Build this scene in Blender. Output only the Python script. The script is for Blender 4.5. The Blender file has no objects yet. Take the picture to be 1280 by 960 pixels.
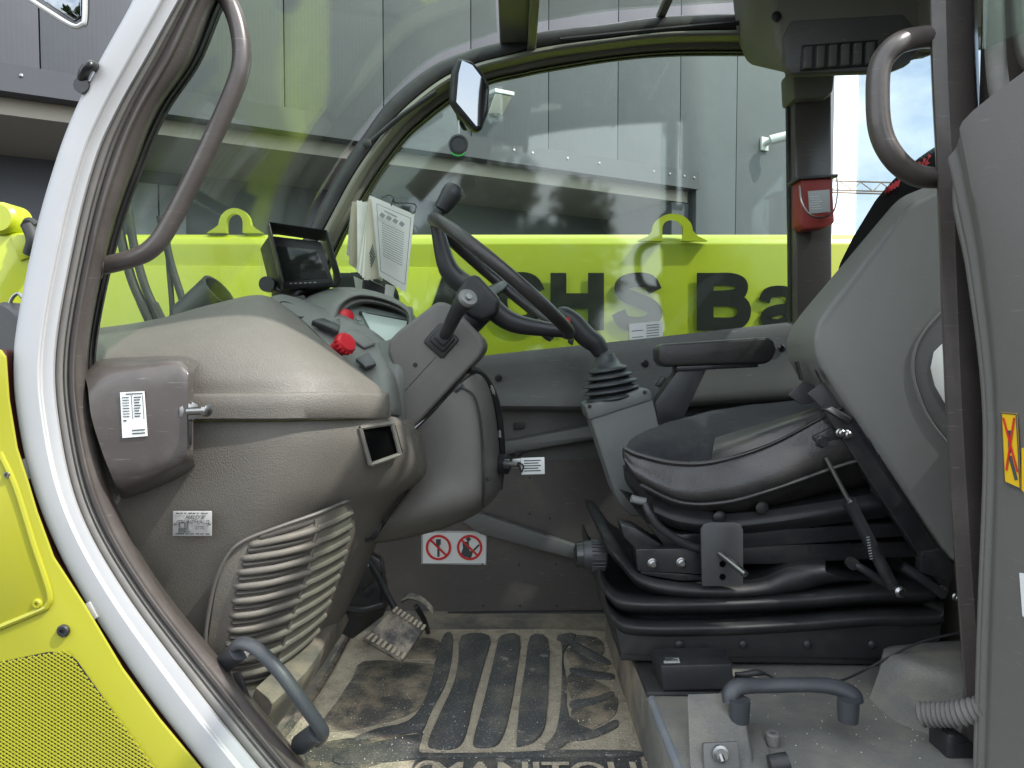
import bpy, bmesh, math, random
from mathutils import Vector, Matrix, noise
from mathutils.bvhtree import BVHTree
random.seed(7)
R = math.radians
scene = bpy.context.scene
COL = scene.collection

# ------------------------------------------------------------------ camera, sky, sun, exposure
FPX, PITCH, CAMY, CAMZ = 900.0, R(2.5), -1.05, 1.70
cam_data = bpy.data.cameras.new('camera')
cam_data.sensor_width = 36.0
cam_data.lens = 36.0 * FPX / 1280.0
cam_data.clip_start = 0.02
cam_data.clip_end = 2000.0
cam = bpy.data.objects.new('camera', cam_data)
COL.objects.link(cam)
cam.location = (0, CAMY, CAMZ)
cam.rotation_euler = (R(90) - PITCH, 0, 0)
scene.camera = cam

SUN_TRAVEL = Vector((-0.76, 0.30, -1.0)).normalized()
SUN_ELEV = math.asin(-SUN_TRAVEL.z)
SUN_AZ = math.atan2(-SUN_TRAVEL.x, -SUN_TRAVEL.y)       # clockwise from +Y
world = bpy.data.worlds.new('World')
scene.world = world
world.use_nodes = True
wn, wl = world.node_tree.nodes, world.node_tree.links
wn.clear()
w_out = wn.new('ShaderNodeOutputWorld')
w_bg = wn.new('ShaderNodeBackground')
w_sky = wn.new('ShaderNodeTexSky')
w_sky.sky_type = 'NISHITA'
w_sky.sun_disc = False
w_sky.sun_elevation = SUN_ELEV
w_sky.sun_rotation = SUN_AZ
w_sky.dust_density = 2.0
w_tc = wn.new('ShaderNodeTexCoord')
w_map = wn.new('ShaderNodeMapping')
w_map.inputs['Scale'].default_value = (1.0, 1.0, 2.2)
w_noise = wn.new('ShaderNodeTexNoise')
w_noise.inputs['Scale'].default_value = 2.6
w_noise.inputs['Detail'].default_value = 7
w_noise.inputs['Roughness'].default_value = 0.58
w_ramp = wn.new('ShaderNodeValToRGB')
w_ramp.color_ramp.elements[0].position = 0.30
w_ramp.color_ramp.elements[1].position = 0.56
w_mix = wn.new('ShaderNodeMix')
w_mix.data_type = 'RGBA'
w_mix.inputs[7].default_value = (6.8, 7.2, 7.6, 1)
w_bg.inputs['Strength'].default_value = 0.15
wl.new(w_tc.outputs['Generated'], w_map.inputs['Vector'])
wl.new(w_map.outputs['Vector'], w_noise.inputs['Vector'])
wl.new(w_noise.outputs['Fac'], w_ramp.inputs['Fac'])
wl.new(w_ramp.outputs['Color'], w_mix.inputs[0])
wl.new(w_sky.outputs['Color'], w_mix.inputs[6])
wl.new(w_mix.outputs[2], w_bg.inputs['Color'])
wl.new(w_bg.outputs['Background'], w_out.inputs['Surface'])

sun_data = bpy.data.lights.new('sun', 'SUN')
sun_data.energy = 2.0
sun_data.angle = R(0.9)
sun_data.color = (1.0, 0.955, 0.89)
sun = bpy.data.objects.new('sun', sun_data)
COL.objects.link(sun)
sun.rotation_euler = SUN_TRAVEL.to_track_quat('-Z', 'Y').to_euler()
sun.location = (6, -6, 12)

scene.view_settings.view_transform = 'Standard'
scene.view_settings.look = 'None'
scene.view_settings.gamma = 1.0
scene.view_settings.use_curve_mapping = False
scene.view_settings.exposure = 1.45
scene.cycles.use_denoising = True
scene.cycles.max_bounces = 10
scene.cycles.diffuse_bounces = 5
scene.cycles.glossy_bounces = 5
scene.cycles.transmission_bounces = 6
scene.cycles.transparent_max_bounces = 24
scene.cycles.sample_clamp_indirect = 8.0
scene.cycles.caustics_reflective = False
scene.cycles.caustics_refractive = False

# ------------------------------------------------------------------ placing: a sight line met at a given depth (Y), height (z) or length (X)
CAM = Vector((0, CAMY, CAMZ))
FW = Vector((0, math.cos(PITCH), -math.sin(PITCH)))
UP = Vector((0, math.sin(PITCH), math.cos(PITCH)))
RT = Vector((1, 0, 0))
def ray(px, py): return RT * ((px - 640) / FPX) + UP * ((480 - py) / FPX) + FW
def P(px, py, Y):
    d = ray(px, py); return CAM + d * ((Y - CAMY) / d.y)
def PZ(px, py, z):
    d = ray(px, py); return CAM + d * ((z - CAMZ) / d.z)
def PX(px, py, X):
    d = ray(px, py); return CAM + d * (X / d.x)
def PP(pts, Y): return [P(x, y, Y) for x, y in pts]
def PPP(pts): return [P(*p) for p in pts]
def W(x, y, z): return Vector((x, y, CAMZ + z))          # z measured from eye height
def px2m(Y): return (Y - CAMY) / FPX

# ------------------------------------------------------------------ mesh helpers: each returns (verts, faces)
def cr(pts, n=6, closed=False):
    pts = [Vector(p) for p in pts]
    if len(pts) < 3 and not closed:
        return [pts[0].lerp(pts[1], i / n) for i in range(n + 1)]
    out, m = [], len(pts)
    for i in range(m if closed else m - 1):
        p1, p2 = pts[i], pts[(i + 1) % m]
        p0 = pts[(i - 1) % m] if (closed or i > 0) else p1 * 2 - p2
        p3 = pts[(i + 2) % m] if (closed or i + 2 < m) else p2 * 2 - p1
        for k in range(n):
            t = k / n
            out.append(0.5 * ((2 * p1) + (p2 - p0) * t + (2 * p0 - 5 * p1 + 4 * p2 - p3) * t * t + (3 * p1 - p0 - 3 * p2 + p3) * t ** 3))
    if not closed: out.append(pts[-1].copy())
    return out
def from_bm(bm):
    bm.verts.index_update()
    r = ([v.co.copy() for v in bm.verts], [[v.index for v in f.verts] for f in bm.faces])
    bm.free(); return r
def prism(pts, vec, bev=0.0, seg=2):
    bm = bmesh.new(); vec = Vector(vec)
    a = [bm.verts.new(p) for p in pts]; b = [bm.verts.new(Vector(p) + vec) for p in pts]; n = len(a)
    bm.faces.new(a); bm.faces.new(b[::-1])
    for i in range(n): bm.faces.new((a[i], b[i], b[(i + 1) % n], a[(i + 1) % n]))
    bmesh.ops.recalc_face_normals(bm, faces=bm.faces)
    if bev > 0:
        bmesh.ops.bevel(bm, geom=list(bm.edges), offset=bev, segments=seg, profile=0.5, affect='EDGES', clamp_overlap=True)
    return from_bm(bm)
def prism2(pa, pb, bev=0.0, seg=2):
    bm = bmesh.new(); a = [bm.verts.new(p) for p in pa]; b = [bm.verts.new(p) for p in pb]; n = len(a)
    bm.faces.new(a); bm.faces.new(b[::-1])
    for i in range(n): bm.faces.new((a[i], b[i], b[(i + 1) % n], a[(i + 1) % n]))
    bmesh.ops.recalc_face_normals(bm, faces=bm.faces)
    if bev > 0: bmesh.ops.bevel(bm, geom=list(bm.edges), offset=bev, segments=seg, profile=0.5, affect='EDGES', clamp_overlap=True)
    return from_bm(bm)
def box(c, s, bev=0.0, rot=None, seg=2):
    c = Vector(c); bm = bmesh.new()
    bmesh.ops.create_cube(bm, size=1.0)
    for v in bm.verts: v.co = Vector((v.co.x * s[0], v.co.y * s[1], v.co.z * s[2]))
    if bev > 0:
        bmesh.ops.bevel(bm, geom=list(bm.edges), offset=bev, segments=seg, profile=0.5, affect='EDGES', clamp_overlap=True)
    for v in bm.verts: v.co = (rot @ v.co if rot else v.co) + c
    return from_bm(bm)
def tube(path, r, n=12, sub=6, closed=False, flat=None):
    pts = cr(path, sub, closed) if sub > 1 else [Vector(p) for p in path]
    m = len(pts)
    if isinstance(r, (list, tuple)):
        k = len(r)
        rad = [r[min(int(i * (k - 1) / (m - 1)), k - 2)] * (1 - ((i * (k - 1) / (m - 1)) - min(int(i * (k - 1) / (m - 1)), k - 2))) + r[min(int(i * (k - 1) / (m - 1)), k - 2) + 1] * ((i * (k - 1) / (m - 1)) - min(int(i * (k - 1) / (m - 1)), k - 2)) for i in range(m)]
    else: rad = [r] * m
    V, F = [], []
    t0 = (pts[1] - pts[0]).normalized()
    ref = Vector((0, 0, 1)) if abs(t0.z) < 0.9 else Vector((0, 1, 0))
    if flat: ref = Vector(flat[1])
    u = (ref - t0 * ref.dot(t0)).normalized()
    for i, p in enumerate(pts):
        if closed: t = pts[(i + 1) % m] - pts[i - 1]
        else: t = pts[min(i + 1, m - 1)] - pts[max(i - 1, 0)]
        t.normalize()
        u = (u - t * u.dot(t)).normalized(); w = t.cross(u)
        for k in range(n):
            a = 2 * math.pi * k / n
            V.append(p + (u * math.cos(a) * (flat[0] if flat else 1.0) + w * math.sin(a)) * rad[i])
    for i in range(m if closed else m - 1):
        j = (i + 1) % m
        for k in range(n):
            F.append([i * n + k, i * n + (k + 1) % n, j * n + (k + 1) % n, j * n + k])
    if not closed:
        F.append(list(range(n))[::-1]); F.append([(m - 1) * n + k for k in range(n)])
    return V, F
def lathe(prof, o, axis, n=24):
    o = Vector(o); ax = Vector(axis).normalized()
    ref = Vector((0, 0, 1)) if abs(ax.z) < 0.9 else Vector((1, 0, 0))
    u = (ref - ax * ref.dot(ax)).normalized(); w = ax.cross(u)
    V, F = [], []
    for r, h in prof:
        for k in range(n):
            a = 2 * math.pi * k / n
            V.append(o + ax * h + (u * math.cos(a) + w * math.sin(a)) * max(r, 1e-5))
    for i in range(len(prof) - 1):
        for k in range(n):
            F.append([i * n + k, i * n + (k + 1) % n, (i + 1) * n + (k + 1) % n, (i + 1) * n + k])
    F.append(list(range(n))[::-1]); F.append([(len(prof) - 1) * n + k for k in range(n)])
    return V, F
def bolt(p, axis, r, h, n=6):
    return lathe([(r * 1.5, 0), (r * 1.5, h * .25), (r, h * .3), (r, h * .9), (r * .8, h)], p, axis, n if n > 6 else 12)
def patch(rows, nu=4, nv=4, thick=(0, 0.03, 0), disp=None):
    rows = [cr(r, nu) for r in rows]
    cols = list(zip(*rows)); cols = [cr(c, nv) for c in cols]
    G = list(zip(*cols)); nr, nc = len(G), len(G[0])
    G = [[Vector(p) for p in r] for r in G]
    if disp: G = [[disp(p, i / (nr - 1), j / (nc - 1)) for j, p in enumerate(r)] for i, r in enumerate(G)]
    V = [p for r in G for p in r]; F = []; N = nr * nc
    for i in range(nr - 1):
        for j in range(nc - 1): F.append([i * nc + j, i * nc + j + 1, (i + 1) * nc + j + 1, (i + 1) * nc + j])
    if thick is None: return V, F
    tv = Vector(thick)
    V = V + [p + tv for p in V]
    F += [[N + q for q in f[::-1]] for f in F]
    rim = [j for j in range(nc)] + [i * nc + nc - 1 for i in range(1, nr)] + [(nr - 1) * nc + j for j in range(nc - 2, -1, -1)] + [i * nc for i in range(nr - 2, 0, -1)]
    for k in range(len(rim)):
        a, b = rim[k], rim[(k + 1) % len(rim)]
        F.append([b, a, N + a, N + b])
    return V, F
def band(outer, inner, Y0, prof, nu=8, thick=(0, .03, 0)):
    rows = []
    for t, dy in prof:
        rows.append([P(a[0] + (b[0] - a[0]) * t, a[1] + (b[1] - a[1]) * t, Y0 + dy) for a, b in zip(outer, inner)])
    return patch(rows, nu, 2, thick)
def stroke(pts, w, Y=None, th=0.001, sub=4, to=None):
    """flat ribbon letter stroke, pts in sight-line pixels at depth Y"""
    f = to or (lambda x, y: P(x, y, Y))
    q = cr([Vector((x, y)) for x, y in pts], sub) if len(pts) > 2 else [Vector(p) for p in pts]
    L, Rr = [], []
    for i, p in enumerate(q):
        t = (q[min(i + 1, len(q) - 1)] - q[max(i - 1, 0)]).normalized(); nrm = Vector((-t.y, t.x)) * (w / 2)
        L.append(p + nrm); Rr.append(p - nrm)
    V, F = [], []
    for a, b in zip(L, Rr):
        V += [f(a.x, a.y), f(b.x, b.y)]
    n = len(V); V += [v + Vector((0, th, 0)) for v in V]
    for i in range(len(q) - 1):
        a = 2 * i
        F += [[a, a + 1, a + 3, a + 2], [n + a + 2, n + a + 3, n + a + 1, n + a], [a, a + 2, n + a + 2, n + a], [a + 1, n + a + 1, n + a + 3, a + 3]]
    F += [[0, n, n + 1, 1], [n - 2, n - 1, 2 * n - 1, 2 * n - 2]]
    return V, F
def text(s, o, xd, yd, size, ext=0.0005, off=0.0, align='CENTER', shear=0.0):
    cu = bpy.data.curves.new('lettering', 'FONT'); cu.body = s; cu.size = 1.0; cu.extrude = 0.0; cu.offset = off; cu.align_x = align; cu.align_y = 'CENTER'; cu.shear = shear; cu.resolution_u = 3
    ob = bpy.data.objects.new('lettering_tmp', cu); COL.objects.link(ob)
    bpy.context.view_layer.update()
    dg = bpy.context.evaluated_depsgraph_get()
    me = bpy.data.meshes.new_from_object(ob.evaluated_get(dg))
    xd, yd, o = Vector(xd).normalized(), Vector(yd).normalized(), Vector(o); zd = xd.cross(yd)
    V = [o + xd * v.co.x * size + yd * v.co.y * size + zd * ext for v in me.vertices]
    F = [list(p.vertices) for p in me.polygons]
    bpy.data.objects.remove(ob); bpy.data.curves.remove(cu); bpy.data.meshes.remove(me)
    return V, F

ROOT = {}
def link(name, me, parent, loc):
    o = bpy.data.objects.new(name, me); COL.objects.link(o)
    if parent is not None: o.parent = parent; ROOT[o.name] = ROOT[parent.name]
    else: o.location = loc; ROOT[o.name] = Vector(loc)
    return o
def mk(name, shapes, mat, parent=None, label=None, cat=None, group=None, kind=None, sharp=38, base=None, recalc=True):
    if isinstance(shapes, tuple): shapes = [shapes]
    V, F = [], []
    for v, f in shapes:
        k = len(V); V += v; F += [[i + k for i in q] for q in f]
    if parent is not None: loc = ROOT[parent.name]
    elif base is not None: loc = Vector(base)
    else:
        lo = [min(v[i] for v in V) for i in range(3)]; hi = [max(v[i] for v in V) for i in range(3)]
        loc = Vector(((lo[0] + hi[0]) / 2, (lo[1] + hi[1]) / 2, lo[2]))
    me = bpy.data.meshes.new(name)
    me.from_pydata([tuple(Vector(v) - loc) for v in V], [], F)
    if recalc:
        bm = bmesh.new(); bm.from_mesh(me)
        bmesh.ops.recalc_face_normals(bm, faces=bm.faces)
        bm.to_mesh(me); bm.free()
    me.polygons.foreach_set('use_smooth', [True] * len(me.polygons))
    me.set_sharp_from_angle(angle=R(sharp))
    me.materials.append(MAT[mat])
    o = link(name, me, parent, loc)
    tag(o, label, cat, group, kind)
    return o
def tag(o, label=None, cat=None, group=None, kind=None):
    for k, v in (('label', label), ('category', cat), ('group', group), ('kind', kind)):
        if v: o[k] = v
    return o
def thing(name, loc, label, cat, group=None):
    o = bpy.data.objects.new(name, None); COL.objects.link(o)
    o.location = loc; o.empty_display_size = 0.1; ROOT[o.name] = Vector(loc)
    return tag(o, label, cat, group)

# ------------------------------------------------------------------ materials
MAT = {}
def nd(nt, t, **kw):
    n = nt.nodes.new(t)
    for k, v in kw.items():
        if k in n.inputs: n.inputs[k].default_value = v
        else: setattr(n, k, v)
    return n
def material(name, col, rough=0.5, metal=0.0, grain=0.0, grain_scale=600, var=0.0, var_scale=8, var_col=None, dirt=0.0, dirt_col=(.30, .25, .18), dirt_scale=14, coat=0.0, spec=0.5, scratch=0.0, rvar=0.0, dirt_cut=(.5, .75), bump_dist=0.002, sheen=0.0, speck=0.0, speck_col=(.5, .45, .36), speck_scale=330, ribs=0.0):
    m = bpy.data.materials.new(name); m.use_nodes = True; nt = m.node_tree; L = nt.links
    b = nt.nodes['Principled BSDF']
    b.inputs['Roughness'].default_value = rough; b.inputs['Metallic'].default_value = metal
    b.inputs['Specular IOR Level'].default_value = spec
    b.inputs['Coat Weight'].default_value = coat; b.inputs['Coat Roughness'].default_value = 0.08
    if sheen: b.inputs['Sheen Weight'].default_value = sheen
    c4 = (*col, 1); b.inputs['Base Color'].default_value = c4
    tc = nd(nt, 'ShaderNodeTexCoord'); vec = tc.outputs['Object']
    src = None
    if var > 0:
        n = nd(nt, 'ShaderNodeTexNoise', Scale=var_scale, Detail=6.0, Roughness=.6); L.new(vec, n.inputs['Vector'])
        mx = nd(nt, 'ShaderNodeMix', data_type='RGBA'); mx.inputs[6].default_value = tuple(x * (1 - var) for x in col) + (1,)
        mx.inputs[7].default_value = (*(var_col or tuple(min(1, x * (1 + var)) for x in col)), 1)
        L.new(n.outputs['Fac'], mx.inputs[0]); src = mx.outputs[2]
    if dirt > 0:
        n = nd(nt, 'ShaderNodeTexNoise', Scale=dirt_scale, Detail=9.0, Roughness=.68); L.new(vec, n.inputs['Vector'])
        mr = nd(nt, 'ShaderNodeMapRange'); mr.inputs[1].default_value, mr.inputs[2].default_value = dirt_cut; mr.inputs[3].default_value = 0; mr.inputs[4].default_value = dirt
        L.new(n.outputs['Fac'], mr.inputs[0])
        mx = nd(nt, 'ShaderNodeMix', data_type='RGBA'); mx.inputs[6].default_value = c4; mx.inputs[7].default_value = (*dirt_col, 1)
        if src: L.new(src, mx.inputs[6])
        L.new(mr.outputs[0], mx.inputs[0]); src = mx.outputs[2]
    if scratch > 0:
        mp = nd(nt, 'ShaderNodeMapping'); mp.inputs['Scale'].default_value = (9, 9, 120); mp.inputs['Rotation'].default_value = (.5, .7, .2); L.new(vec, mp.inputs['Vector'])
        n = nd(nt, 'ShaderNodeTexNoise', Scale=3.0, Detail=4.0); L.new(mp.outputs[0], n.inputs['Vector'])
        mr = nd(nt, 'ShaderNodeMapRange'); mr.inputs[1].default_value, mr.inputs[2].default_value = .66, .72; mr.inputs[4].default_value = scratch
        L.new(n.outputs['Fac'], mr.inputs[0])
        mx = nd(nt, 'ShaderNodeMix', data_type='RGBA'); mx.inputs[6].default_value = c4; mx.inputs[7].default_value = (.45, .43, .40, 1)
        if src: L.new(src, mx.inputs[6])
        L.new(mr.outputs[0], mx.inputs[0]); src = mx.outputs[2]
    if speck > 0:
        n = nd(nt, 'ShaderNodeTexNoise', Scale=speck_scale, Detail=1.0); L.new(vec, n.inputs['Vector'])
        mr = nd(nt, 'ShaderNodeMapRange'); mr.inputs[1].default_value, mr.inputs[2].default_value = .62, .70; mr.inputs[4].default_value = speck
        L.new(n.outputs['Fac'], mr.inputs[0])
        mx = nd(nt, 'ShaderNodeMix', data_type='RGBA'); mx.inputs[6].default_value = c4; mx.inputs[7].default_value = (*speck_col, 1)
        if src: L.new(src, mx.inputs[6])
        L.new(mr.outputs[0], mx.inputs[0]); src = mx.outputs[2]
    if src: L.new(src, b.inputs['Base Color'])
    if ribs > 0:
        mp = nd(nt, 'ShaderNodeMapping'); mp.inputs['Rotation'].default_value = (0, 0, -math.atan2(.475, .88)); L.new(vec, mp.inputs['Vector'])
        wv = nd(nt, 'ShaderNodeTexWave', Scale=ribs); wv.bands_direction = 'X'; L.new(mp.outputs[0], wv.inputs['Vector'])
        bp = nd(nt, 'ShaderNodeBump', Strength=.10, Distance=.006); L.new(wv.outputs['Fac'], bp.inputs['Height']); L.new(bp.outputs[0], b.inputs['Normal'])
    if rvar > 0:
        n = nd(nt, 'ShaderNodeTexNoise', Scale=18.0, Detail=5.0); L.new(vec, n.inputs['Vector'])
        mr = nd(nt, 'ShaderNodeMapRange'); mr.inputs[3].default_value = max(.02, rough - rvar); mr.inputs[4].default_value = min(1, rough + rvar)
        mr.inputs[1].default_value, mr.inputs[2].default_value = .3, .7
        L.new(n.outputs['Fac'], mr.inputs[0]); L.new(mr.outputs[0], b.inputs['Roughness'])
    if grain > 0:
        n = nd(nt, 'ShaderNodeTexNoise', Scale=grain_scale, Detail=2.0); L.new(vec, n.inputs['Vector'])
        bp = nd(nt, 'ShaderNodeBump', Strength=grain, Distance=bump_dist); L.new(n.outputs['Fac'], bp.inputs['Height']); L.new(bp.outputs[0], b.inputs['Normal'])
    MAT[name] = m
    return m
def glass(name, tint, dust=0.04, refl=1.0, dust_col=(.62, .66, .62)):
    m = bpy.data.materials.new(name); m.use_nodes = True; nt = m.node_tree; L = nt.links; nt.nodes.clear()
    out = nd(nt, 'ShaderNodeOutputMaterial'); tr = nd(nt, 'ShaderNodeBsdfTransparent'); tr.inputs[0].default_value = (*tint, 1)
    gl = nd(nt, 'ShaderNodeBsdfGlossy', Roughness=0.045); gl.inputs[0].default_value = (1, 1, 1, 1)
    lw = nd(nt, 'ShaderNodeLayerWeight', Blend=.5)
    pw = nd(nt, 'ShaderNodeMath', operation='POWER'); pw.inputs[1].default_value = 5.0; L.new(lw.outputs['Facing'], pw.inputs[0])
    ma = nd(nt, 'ShaderNodeMath', operation='MULTIPLY_ADD'); ma.inputs[1].default_value = .85 * refl; ma.inputs[2].default_value = .045 * refl; L.new(pw.outputs[0], ma.inputs[0])
    mx = nd(nt, 'ShaderNodeMixShader'); L.new(ma.outputs[0], mx.inputs[0]); L.new(tr.outputs[0], mx.inputs[1]); L.new(gl.outputs[0], mx.inputs[2])
    df = nd(nt, 'ShaderNodeBsdfDiffuse'); df.inputs[0].default_value = (*dust_col, 1)
    tc = nd(nt, 'ShaderNodeTexCoord'); n = nd(nt, 'ShaderNodeTexNoise', Scale=5.0, Detail=9.0, Roughness=.7)
    mp = nd(nt, 'ShaderNodeMapping'); mp.inputs['Scale'].default_value = (1.6, 1.6, .45); L.new(tc.outputs['Object'], mp.inputs[0]); L.new(mp.outputs[0], n.inputs['Vector'])
    mr = nd(nt, 'ShaderNodeMapRange'); mr.inputs[1].default_value, mr.inputs[2].default_value = .25, .8; mr.inputs[3].default_value = dust * .35; mr.inputs[4].default_value = dust * 1.7
    L.new(n.outputs['Fac'], mr.inputs[0])
    m2 = nd(nt, 'ShaderNodeMixShader'); L.new(mr.outputs[0], m2.inputs[0]); L.new(mx.outputs[0], m2.inputs[1]); L.new(df.outputs[0], m2.inputs[2])
    L.new(m2.outputs[0], out.inputs['Surface']); MAT[name] = m
material('dash_plastic', (.122, .113, .097), .52, grain=.5, grain_scale=420, var=.10, var_scale=5, dirt=.4, dirt_col=(.185, .17, .14), dirt_scale=6, rvar=.08)
material('louvre_plastic', (.125, .116, .099), .58, grain=.4, grain_scale=420, dirt=.5, dirt_col=(.21, .185, .14), dirt_scale=16, dirt_cut=(.42, .7))
material('grey_plastic', (.135, .140, .128), .5, grain=.25, grain_scale=700, var=.08, dirt=.25, dirt_col=(.24, .22, .18), dirt_scale=9)
material('column_plastic', (.120, .115, .103), .48, grain=.3, grain_scale=600, var=.08, dirt=.18, dirt_col=(.2, .18, .15))
material('trim_grey', (.112, .112, .107), .55, grain=.15, grain_scale=500, var=.12, var_scale=4, scratch=.25, dirt=.2, dirt_col=(.2, .19, .17))
material('door_trim', (.130, .125, .116), .55, grain=.2, grain_scale=700, var=.12, var_scale=5, scratch=.12, dirt=.25, dirt_col=(.17, .16, .14), dirt_scale=6)
material('shell_plastic', (.165, .165, .155), .62, grain=.25, grain_scale=900, var=.10, var_scale=6, scratch=.10, dirt=.3, dirt_col=(.13, .125, .11), dirt_scale=5)
material('headliner', (.20, .195, .16), .65, grain=.3, grain_scale=700, var=.06)
material('brown_paint', (.074, .064, .059), .36, coat=.12, var=.10, var_scale=6, dirt=.2, dirt_col=(.26, .23, .20), dirt_scale=10, rvar=.08, scratch=.18)
material('wall_paint', (.088, .078, .073), .3, var=.15, var_scale=5, dirt=.45, dirt_col=(.19, .17, .14), dirt_scale=7, dirt_cut=(.52, .8), scratch=.25)
material('white_paint', (.45, .455, .46), .55, coat=.0, var=.04, dirt=.3, dirt_col=(.6, .6, .57), dirt_scale=5)
material('seal_rubber', (.155, .150, .140), .62, dirt=.45, dirt_col=(.27, .255, .23), dirt_scale=22)
material('black_rubber', (.022, .022, .023), .5, dirt=.35, dirt_col=(.09, .085, .075), dirt_scale=14, rvar=.1)
material('black_plastic', (.022, .023, .025), .42, grain=.2, dirt=.25, dirt_col=(.10, .095, .085), dirt_scale=20, rvar=.1)
material('black_metal', (.020, .020, .022), .34, dirt=.3, dirt_col=(.10, .09, .075), dirt_scale=15, rvar=.12)
material('charcoal_metal', (.055, .056, .058), .42, dirt=.3, dirt_col=(.12, .11, .095), dirt_scale=18)
material('pod_plastic', (.165, .175, .168), .5, grain=.3, grain_scale=700, dirt=.3, dirt_col=(.26, .25, .22))
material('steel', (.30, .30, .295), .32, metal=1.0, dirt=.3, dirt_col=(.25, .22, .18), dirt_scale=40)
material('yellow_paint', (.385, .44, .014), .34, coat=.25, var=.04, dirt=.25, dirt_col=(.36, .36, .06), dirt_scale=4)
material('hood_yellow', (.345, .340, .024), .36, coat=.2, var=.04, dirt=.28, dirt_col=(.33, .30, .07), dirt_scale=5)
material('letter_black', (.006, .007, .006), .55, spec=.2, dirt=.3, dirt_col=(.02, .022, .016))
material('leather', (.030, .028, .027), .36, grain=.22, grain_scale=260, dirt=.2, dirt_col=(.10, .095, .088), dirt_scale=9, rvar=.1, bump_dist=.003)
material('seat_fabric', (.014, .015, .018), .95, spec=.15, grain=.8, grain_scale=700, dirt=.5, dirt_col=(.06, .06, .06), dirt_scale=30, sheen=.1)
material('back_fabric', (.010, .010, .011), .95, spec=.1, grain=.6, grain_scale=900)
material('red_plastic', (.55, .016, .028), .38, dirt=.25, dirt_col=(.35, .05, .05))
material('red_box', (.33, .045, .038), .5, dirt=.35, dirt_col=(.22, .08, .06))
material('red_thread', (.60, .03, .045), .7)
material('lever_silver', (.20, .20, .195), .4, metal=.3)
material('paper', (.80, .80, .75), .75, var=.06, dirt=.3, dirt_col=(.52, .48, .36), dirt_scale=12)
material('paper_cream', (.58, .54, .43), .8, var=.08)
material('ink', (.06, .07, .07), .8)
material('ink_grey', (.25, .26, .26), .8)
material('label_white', (.76, .77, .75), .4, dirt=.25, dirt_col=(.55, .53, .48))
material('label_silver', (.50, .50, .48), .35, metal=.3, dirt=.3, dirt_col=(.35, .33, .3))
material('label_yellow', (.80, .50, .02), .4)
material('label_red', (.62, .03, .03), .4)
material('screen_dark', (.016, .020, .018), .12, dirt=.25, dirt_col=(.07, .075, .07), dirt_scale=8)
material('display_grey', (.36, .42, .38), .15)
material('display_panel', (.24, .28, .25), .4)
material('mirror', (.25, .27, .29), .02, metal=1.0)
material('lamp_glass', (.75, .72, .6), .2)
material('mat_rubber', (.052, .054, .055), .7, grain=.2, grain_scale=300, dirt=.8, dirt_col=(.20, .175, .135), dirt_scale=11, dirt_cut=(.47, .78), scratch=.35, speck=.35, speck_scale=260)
material('mat_dirt', (.39, .335, .25), .95, grain=1.0, grain_scale=260, var=.30, var_scale=24, dirt=.75, dirt_col=(.15, .13, .10), dirt_scale=26, dirt_cut=(.50, .72), bump_dist=.004, speck=.8, speck_col=(.52, .46, .36), speck_scale=240)
material('mat_dirty', (.065, .062, .056), .8, grain=.5, grain_scale=260, dirt=1.0, dirt_col=(.28, .225, .155), dirt_scale=13, dirt_cut=(.44, .64), speck=.4, speck_scale=240)
material('floor_plastic', (.138, .136, .127), .7, grain=.5, grain_scale=420, var=.12, var_scale=9, dirt=.65, dirt_col=(.30, .27, .21), dirt_scale=10, dirt_cut=(.46, .80), speck=.15, speck_scale=380)
material('floor_dirty', (.10, .095, .085), .8, grain=.4, grain_scale=260, dirt=.95, dirt_col=(.28, .235, .17), dirt_scale=8, dirt_cut=(.40, .66))
material('bluish_edge', (.15, .165, .185), .65, dirt=.9, dirt_col=(.24, .22, .18), dirt_scale=20)
material('pedal_rubber', (.06, .058, .055), .75, dirt=1.0, dirt_col=(.30, .26, .20), dirt_scale=26, dirt_cut=(.40, .6))
material('cladding', (.088, .093, .103), .48, var=.03, dirt=.12, dirt_col=(.20, .21, .22), dirt_scale=2, ribs=8.0)
material('cladding_joint', (.06, .062, .068), .6)
material('flashing', (.060, .064, .072), .75, var=.05)
material('soffit', (.34, .31, .26), .7)
material('bay_wall', (.10, .108, .125), .5, var=.08, var_scale=2)
material('pale_bay_panel', (.30, .32, .34), .5)
material('asphalt', (.052, .052, .052), .92, grain=.6, grain_scale=90, var=.25, var_scale=3, bump_dist=.01)
material('green_light', (.05, .45, .10), .35)
material('rust_red', (.07, .012, .008), .7, dirt=.5, dirt_col=(.05, .03, .03))
material('leaf', (.055, .095, .022), .6, var=.35, var_scale=2.0)
material('leaf_light', (.095, .135, .035), .6, var=.3, var_scale=2.0)
material('bark', (.09, .07, .05), .9, var=.3)
material('crane', (.36, .26, .17), .7)
material('hose_black', (.016, .018, .016), .6, dirt=.5, dirt_col=(.05, .055, .035), dirt_scale=30)
material('handle_grey', (.045, .050, .056), .40, grain=.2, dirt=.35, dirt_col=(.12, .115, .10), dirt_scale=20)
glass('window_glass', (.855, .925, .875), .012, 1.05)
glass('windshield_glass', (.85, .905, .85), .020, .78)
material('hole_shade', (.004, .004, .004), .9, spec=.0)  # near-black colour stands in for the shade inside openings
material('slot_shade', (.050, .046, .040), .9)  # dark colour stands in for shade in the louvre gaps
glass('rear_glass', (.66, .71, .72), .02, 1.0)
glass('roof_glass', (.78, .82, .78), .10, 1.0)

# ------------------------------------------------------------------ ground
mk('ground', prism([(-900, -900, -.2), (900, -900, -.2), (900, 900, -.2), (-900, 900, -.2)], (0, 0, .2)), 'asphalt', kind='structure', base=(0, 0, 0))

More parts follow.
